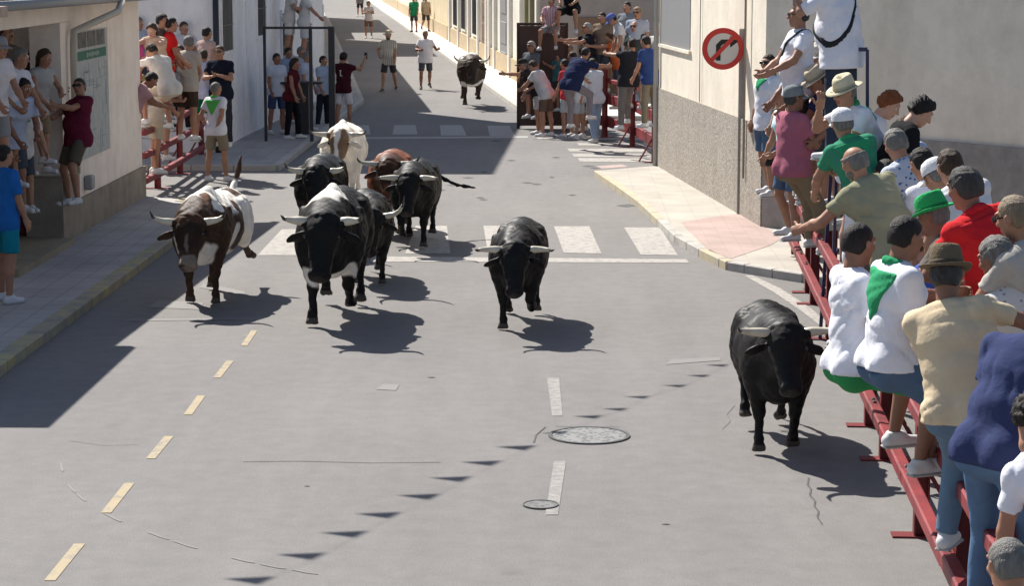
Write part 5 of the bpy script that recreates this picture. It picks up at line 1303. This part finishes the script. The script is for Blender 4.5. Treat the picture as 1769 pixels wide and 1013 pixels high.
# ---- left side street crowd
G3 = 'crowd on the fence of the left side street'
def R_(label, **kw):
    if 's' in kw: kw['s'] *= 1.05; kw.setdefault('H', 1.8)
    return make_person(label, G3, **kw)
R_('woman in white cap and pink top at the edge of the ivory house', head=(226, 62), s=98, yaw=-150, lean=4, hat='cap', hatc=(.66, .62, .62), hair='brown', top=(.55, .09, .30), H=1.64, aL='rail', aR='rail', skin=1)
R_('young woman with brown hair and bare shoulders reaching down', head=(262, 52), s=98, yaw=170, lean=26, hpitch=20, hair='brown', hairs='long', top=(.5, .38, .30), sleeve=0, aL='reach', aR='reach', H=1.66, skin=1)
R_('dark haired man behind the red shirt looking right', head=(281, 36), s=96, yaw=-110, lean=4, hair='dark', hairs='thick', top=(.12, .09, .08), aL='rail', aR='rail')
R_('man in bright red shirt standing high on the side street fence', head=(297, 42), s=96, yaw=-70, lean=8, hair='dark', top=(.62, .02, .02), aL='rail', aR='rail', bottom='trousers', bcol=DRK)
R_('blond child between the red shirt and the white shirt', head=(274, 77), s=96, yaw=170, lean=14, hair='blonde', hairs='thick', H=1.35, top=(.5, .4, .3), aL='rail', aR='rail', skin=1)
R_('man in white shirt and beige shorts crouching on the side street fence', head=(262, 88), s=100, yaw=50, lean=34, hpitch=40, side=0, hair='dark', top=(.58, .56, .53), bottom='shorts', bcol=(.5, .44, .34), pose='perch', aL='reach', aR='reach', shoes=WSH)
R_('man in mauve tee and grey shorts bending forward by the ivory house', head=(262, 138), s=102, yaw=-70, lean=40, hpitch=40, hair='dark', hairs='short', top=(.42, .25, .28), bottom='shorts', bcol=(.13, .14, .16), fat=1.25, L=(14, 6, 10), R=(6, 6, 10), aL=(40, 10, 40, -20), aR=(40, 10, 40, -20), shoes=WSH, skin=2)
R_('grey haired man in beige shirt and brown shorts seen from behind', head=(327, 74), s=94, yaw=-20, lean=8, hair='grey', hairs='thick', top=(.42, .38, .32), bottom='shorts', bcol=(.06, .04, .03), fat=1.15, aL='rail', aR='rail', shoes=WSH)
R_('man in pale blue tee with a green cloth round his waist', head=(352, 96), s=91, yaw=-10, lean=6, hair='brown', top=(.50, .52, .66), bottom='shorts', bcol=(.01, .16, .07), aL='down', aR='down', H=1.66, shoes=WSH)
R_('woman in salmon top at the back by the black downpipe', head=(358, 57), s=90, yaw=-40, hair='dark', top=(.42, .30, .27), sleeve=.3, H=1.66)
R_('man in black shirt and dark glasses by the white house corner', head=(379, 90), s=92, yaw=170, hair='brown', hairs='crop', glasses=True, top=(.012, .014, .025), bottom='trousers', bcol=DRK, aL='fold', aR='fold', fat=1.1)
R_('sandalled bystander partly hidden behind the bending mauve tee', head=(290, 128), s=98, yaw=-60, lean=20, hair='dark', top=(.45, .40, .34), bottom='shorts', bcol=(.42, .36, .27), aL='rail', aR='rail', shoes=WSH)
R_('man in white tee with crossed arms at the back beside the red shirt', head=(318, 48), s=84, yaw=-150, hair='brown', hairs='short', top=(.55, .54, .56), aL='fold', aR='fold')
R_('boy in yellow tee low behind the mauve shirt', head=(238, 118), s=88, yaw=-120, hair='dark', top=(.50, .40, .10), H=1.4, aL='rail', aR='rail')
R_('woman in dark dress with brown hair behind the beige shirt', head=(310, 88), s=88, yaw=170, hair='brown', hairs='long', top=(.05, .04, .06), H=1.6, aL='down', aR='rail', bottom='trousers', bcol=BLKC)
R_('man in light blue shirt at the very back left by the white wall', head=(240, 40), s=84, yaw=-140, hair='grey', top=(.38, .44, .55), aL='rail', aR='rail')
R_('man in grey tee leaning out behind the crouching white shirt', head=(300, 112), s=94, yaw=-40, lean=24, hair='darkgrey', hairs='crop', top=(.22, .22, .24), aL='rail', aR='rail', bottom='shorts', bcol=KHA, shoes=WSH)
make_person('white haired man in white tee and green neckerchief standing on the road', None, feet=(378, 313), yaw=-30, H=1.74, side=-2, hair='grey', hairs='crop', top=(.68, .68, .74), scarf=(.10, .45, .10), bottom='shorts', bcol=(.24, .20, .14), aL='back', aR='back', L=(-6, 5, 2), R=(6, 5, 4), shoes=WSH, hyaw=-14)

# ---- group by the gate frame
G4 = 'people waiting by the dark gate frame'
def S_(label, **kw): return make_person(label, G4, **kw)
S_('man in white tee and blue shorts against the white house wall', feet=(480, 232), z0=KH, yaw=-140, hair='dark', top=(.46, .50, .60), bottom='shorts', bcol=(.04, .06, .13), skin=2)
S_('woman in dark red vest and black trousers leaning by the gate', feet=(510, 240), z0=KH, yaw=-100, lean=8, hair='brown', hairs='long', top=(.10, .016, .02), sleeve=0, bottom='trousers', bcol=(.012, .012, .015), H=1.7, aL='down', aR='down', L=(12, 5, 8))
S_('man in pale shirt behind the woman in dark red', feet=(532, 226), z0=KH, yaw=-110, hair='grey', top=(.42, .46, .58), bottom='trousers', bcol=(.06, .06, .07))
S_('man in pale blue shirt and dark trousers inside the gate frame', feet=(560, 222), z0=KH * 0, yaw=-120, hair='dark', top=(.34, .42, .56), bottom='trousers', bcol=(.018, .02, .03), H=1.66)
S_('man in maroon number shirt and white shorts filming with his phone', feet=(596, 222), yaw=-24, hair='dark', hairs='thick', top=(.055, .012, .018), bottom='shorts', bcol=(.62, .60, .60), aL=(60, 25, 80, 5), aR=(72, 30, 76, 10), sleeve=.5, number=[(.0, .03, .05, .02), (.0, -.03, .02, .12), (.02, -.09, .05, .02)], L=(-2, 6, 2), R=(3, 6, 3), item=('R', 'phone', 'phone held up by the man in the maroon number shirt'))
S_('tall figure in white shirt and white shorts on the ledge, left one', head=(506, -20), s=74, yaw=-90, lean=6, hair='brown', top=(.56, .54, .52), bottom='shorts', bcol=(.6, .58, .56), aL='rail', aR='rail')
S_('figure in white shorts and red cap on the ledge, right one', head=(530, -14), s=74, yaw=-80, lean=4, hair='dark', hat='cap', hatc=(.3, .02, .03), top=(.58, .57, .57), bottom='shorts', bcol=(.52, .51, .52), aL='down', aR='rail')
S_('person in blue behind the white tee at the house wall', feet=(500, 214), z0=KH, yaw=-130, hair='dark', top=(.20, .26, .38), bottom='shorts', bcol=DRK, skin=2)
S_('grey haired person in pale top inside the gate frame at the back', feet=(522, 212), z0=KH, yaw=-130, hair='grey', hairs='thick', top=(.36, .38, .44), bottom='shorts', bcol=GRY)

# ---- runners and walkers up the street
G5 = 'people on foot ahead in the street'
def T_(label, **kw): return make_person(label, G5, **kw)
T_('walker in straw hat and striped shirt with dark shorts', feet=(672, 158), yaw=170, H=1.76, hair='brown', hat='straw', hatc=(.5, .42, .30), top=(.52, .48, .42), topm='stripes', hem=.16, bottom='shorts', bcol=(.045, .045, .05), L=(-14, 5, 14), R=(14, 5, 6), aL='down', aR='hip', fat=1.15, shoes=(.05, .05, .05), beard='brown')
T_('heavy man in white shirt and grey shorts jogging beside the striped shirt', feet=(735, 154), yaw=190, H=1.74, hair='sand', hairs='crop', top=(.70, .68, .72), bottom='shorts', bcol=(.07, .075, .09), L=(-12, 6, 24), R=(14, 6, 8), aL=(20, 30, 70, 10), aR=(30, 24, 70, -20), fat=1.3, hem=.14, shoes=DRK, skin=2)
T_('person in white top and brown shorts walking far up the road', feet=(637, 66), yaw=180, H=1.76, hair='dark', hairs='long', top=(.62, .60, .62), bottom='shorts', bcol=(.16, .10, .08), L=(-6, 3, 8), R=(10, 3, 4), aL='fold', aR='fold', shoes=WSH)
T_('person in grey top behind the walker in white, at the picture top', feet=(622, 28), yaw=180, hair='dark', top=(.2, .2, .22), bottom='shorts', bcol=DRK)
T_('man in green tee standing on the sunny far pavement', feet=(715, 55), z0=KH, yaw=160, hair='dark', top=(.02, .24, .11), bottom='shorts', bcol=(.055, .06, .08), shoes=DRK, broad=1.1)
T_('man in beige tee leaning beside the brown street pole', feet=(735, 54), z0=KH, yaw=200, hair='brown', top=(.46, .36, .28), bottom='shorts', bcol=(.08, .065, .06), R=(14, 8, 60), shoes=DRK)

# ---- right far group at the side street
G6 = 'crowd at the side street fence on the far right'
def U_(label, **kw): return make_person(label, G6, **kw)
U_('man in dark cap stretching his arm out over the pavement', feet=(927, 232), yaw=96, lean=34, hpitch=10, top=(.035, .03, .03), hair='grey', hat='cap', hatc=(.03, .03, .03), aL=(84, 10, 6, 0), aR='down', bottom='shorts', bcol=(.5, .48, .46), skin=0)
U_('bent man in light grey tee and brown shorts at the road edge', feet=(942, 236), yaw=60, lean=30, hpitch=30, top=(.52, .50, .50), bottom='shorts', bcol=(.13, .09, .07), hair='brown', aL='lowhold', aR='lowhold', fat=1.15, shoes=WSH)
U_('grey haired man with dark glasses behind the outstretched arm', head=(917, 80), s=76, yaw=140, top=(.12, .13, .14), hair='white', hairs='thick', glasses=True)
U_('boy in red tee and pale shorts in the far right group', feet=(978, 237), yaw=60, lean=4, H=1.70, top=(.50, .05, .06), bottom='shorts', bcol=(.42, .43, .42), hair='dark', shoes=WSH, aL='down', aR='down')
U_('person in white tee beside the red tee, pale shorts', feet=(998, 238), yaw=70, H=1.62, top=(.60, .60, .60), bottom='shorts', bcol=(.40, .42, .44), hair='brown', hairs='short', shoes=WSH)
U_('person in white jacket and light jeans stepping back from the fence', feet=(1026, 246), yaw=40, lean=6, H=1.80, top=(.52, .56, .62), sleeve=1.7, bottom='jeans', bcol=(.23, .31, .42), hair='dark', L=(-12, 8, 6), R=(14, 8, 6), shoes=(.5, .48, .46))
U_('big man in navy shirt and grey trousers clinging to the red fence', head=(1012, 92), s=84, yaw=-40, lean=34, side=10, hair='dark', top=(.02, .028, .075), sleeve=.8, bottom='trousers', bcol=(.22, .20, .22), fat=1.25, broad=1.1, L=(30, 10, 30), R=(64, 10, 70), aL='rail', aR='reach', H=1.82)
U_('man in black tee and grey trousers leaning back on the fence', head=(1092, 76), s=88, yaw=30, lean=-4, side=8, hair='dark', top=(.022, .022, .028), bottom='trousers', bcol=(.17, .155, .15), fat=1.2, R=(40, 8, 40), aL='reach', aR='rail', H=1.78)
U_('man in royal blue shirt pressed against the pale drainpipe', head=(1115, 72), s=90, yaw=50, lean=8, hair='dark', top=(.03, .055, .17), bottom='trousers', bcol=(.19, .16, .12), fat=1.1)
U_('grey blond man in sunglasses and blue grey shirt at the top of the fence', head=(1101, 22), s=86, yaw=160, hair='sand', hairs='thick', glasses=True, top=(.35, .38, .46), fat=1.1)
U_('bald man with sunglasses in dark green shirt below the grey blond man', head=(1097, 46), s=86, yaw=150, hair='darkgrey', hairs='ring', glasses=True, top=(.05, .06, .06), fat=1.15)
U_('person in blue and white cap bowing over the fence', head=(1057, 34), s=80, yaw=100, lean=30, hpitch=40, hat='cap', hatc=(.10, .14, .38), top=(.62, .62, .64), hair='dark')
U_('dark haired man in grey check shirt under the awning', head=(1083, 12), s=80, yaw=150, hair='dark', top=(.20, .22, .25), fat=1.1)
U_('grey haired man in black shirt and sunglasses pointing across', head=(1014, 48), s=78, yaw=110, hair='white', hairs='short', glasses=True, top=(.018, .018, .025), aL=(70, 10, 20, -10), aR=(76, 10, 10, 0), fat=1.15)
U_('man clapping in front of the brown gate panel', head=(971, 68), s=74, yaw=165, hair='dark', top=(.06, .06, .065), aL='clap', aR='clap')
U_('bald headed man low in front of the brown gate panel', head=(984, 84), s=75, yaw=150, hair='sand', hairs='ring', top=(.07, .16, .18), aL='clap', aR='clap')
U_('child in turquoise shirt in front of the gate', head=(958, 92), s=75, yaw=120, H=1.4, hair='brown', top=(.06, .20, .22), aL='clap', aR='down')
U_('brown haired person hidden behind the red tee', head=(988, 98), s=76, yaw=60, hair='brown', top=(.35, .05, .05))
U_('bald man looking over the white tee by the fence', head=(1002, 104), s=78, yaw=60, hair='sand', hairs='crop', top=(.35, .34, .34), H=1.66)
U_('person in orange top leaning on the far red fence', head=(1050, 62), s=78, yaw=90, lean=20, hair='brown', hairs='long', top=(.50, .12, .04), sleeve=.4, aL='reach', aR='reach')
U_('boy with pink striped tee sitting on top of the gate panel', head=(952, 2), s=76, yaw=165, lean=6, hair='brown', top=(.62, .35, .42), topm='stripes', pose='sit', bottom='shorts', bcol=GRY, shoes=WSH, H=1.5, aL='lowhold', aR='lowhold')
U_('bare-legged sitter in dark shorts on top of the gate panel', head=(985, -38), s=76, yaw=165, lean=8, hair='dark', top=BLKC, pose='sit', bottom='shorts', bcol=BLKC, shoes=WSH, aL='lowhold', aR='lowhold')
U_('man in brown tee at the far end of the gate panel', head=(1040, 30), s=78, yaw=150, hair='dark', top=(.22, .16, .12))
U_('white haired person in pale shirt behind the fence bars', head=(1136, 50), s=86, yaw=140, hair='white', top=(.5, .5, .5), H=1.7)
U_('person in white at the back of the side street crowd', head=(1072, 50), s=78, yaw=130, hair='brown', hairs='long', top=(.6, .58, .56), sleeve=.4, H=1.66)
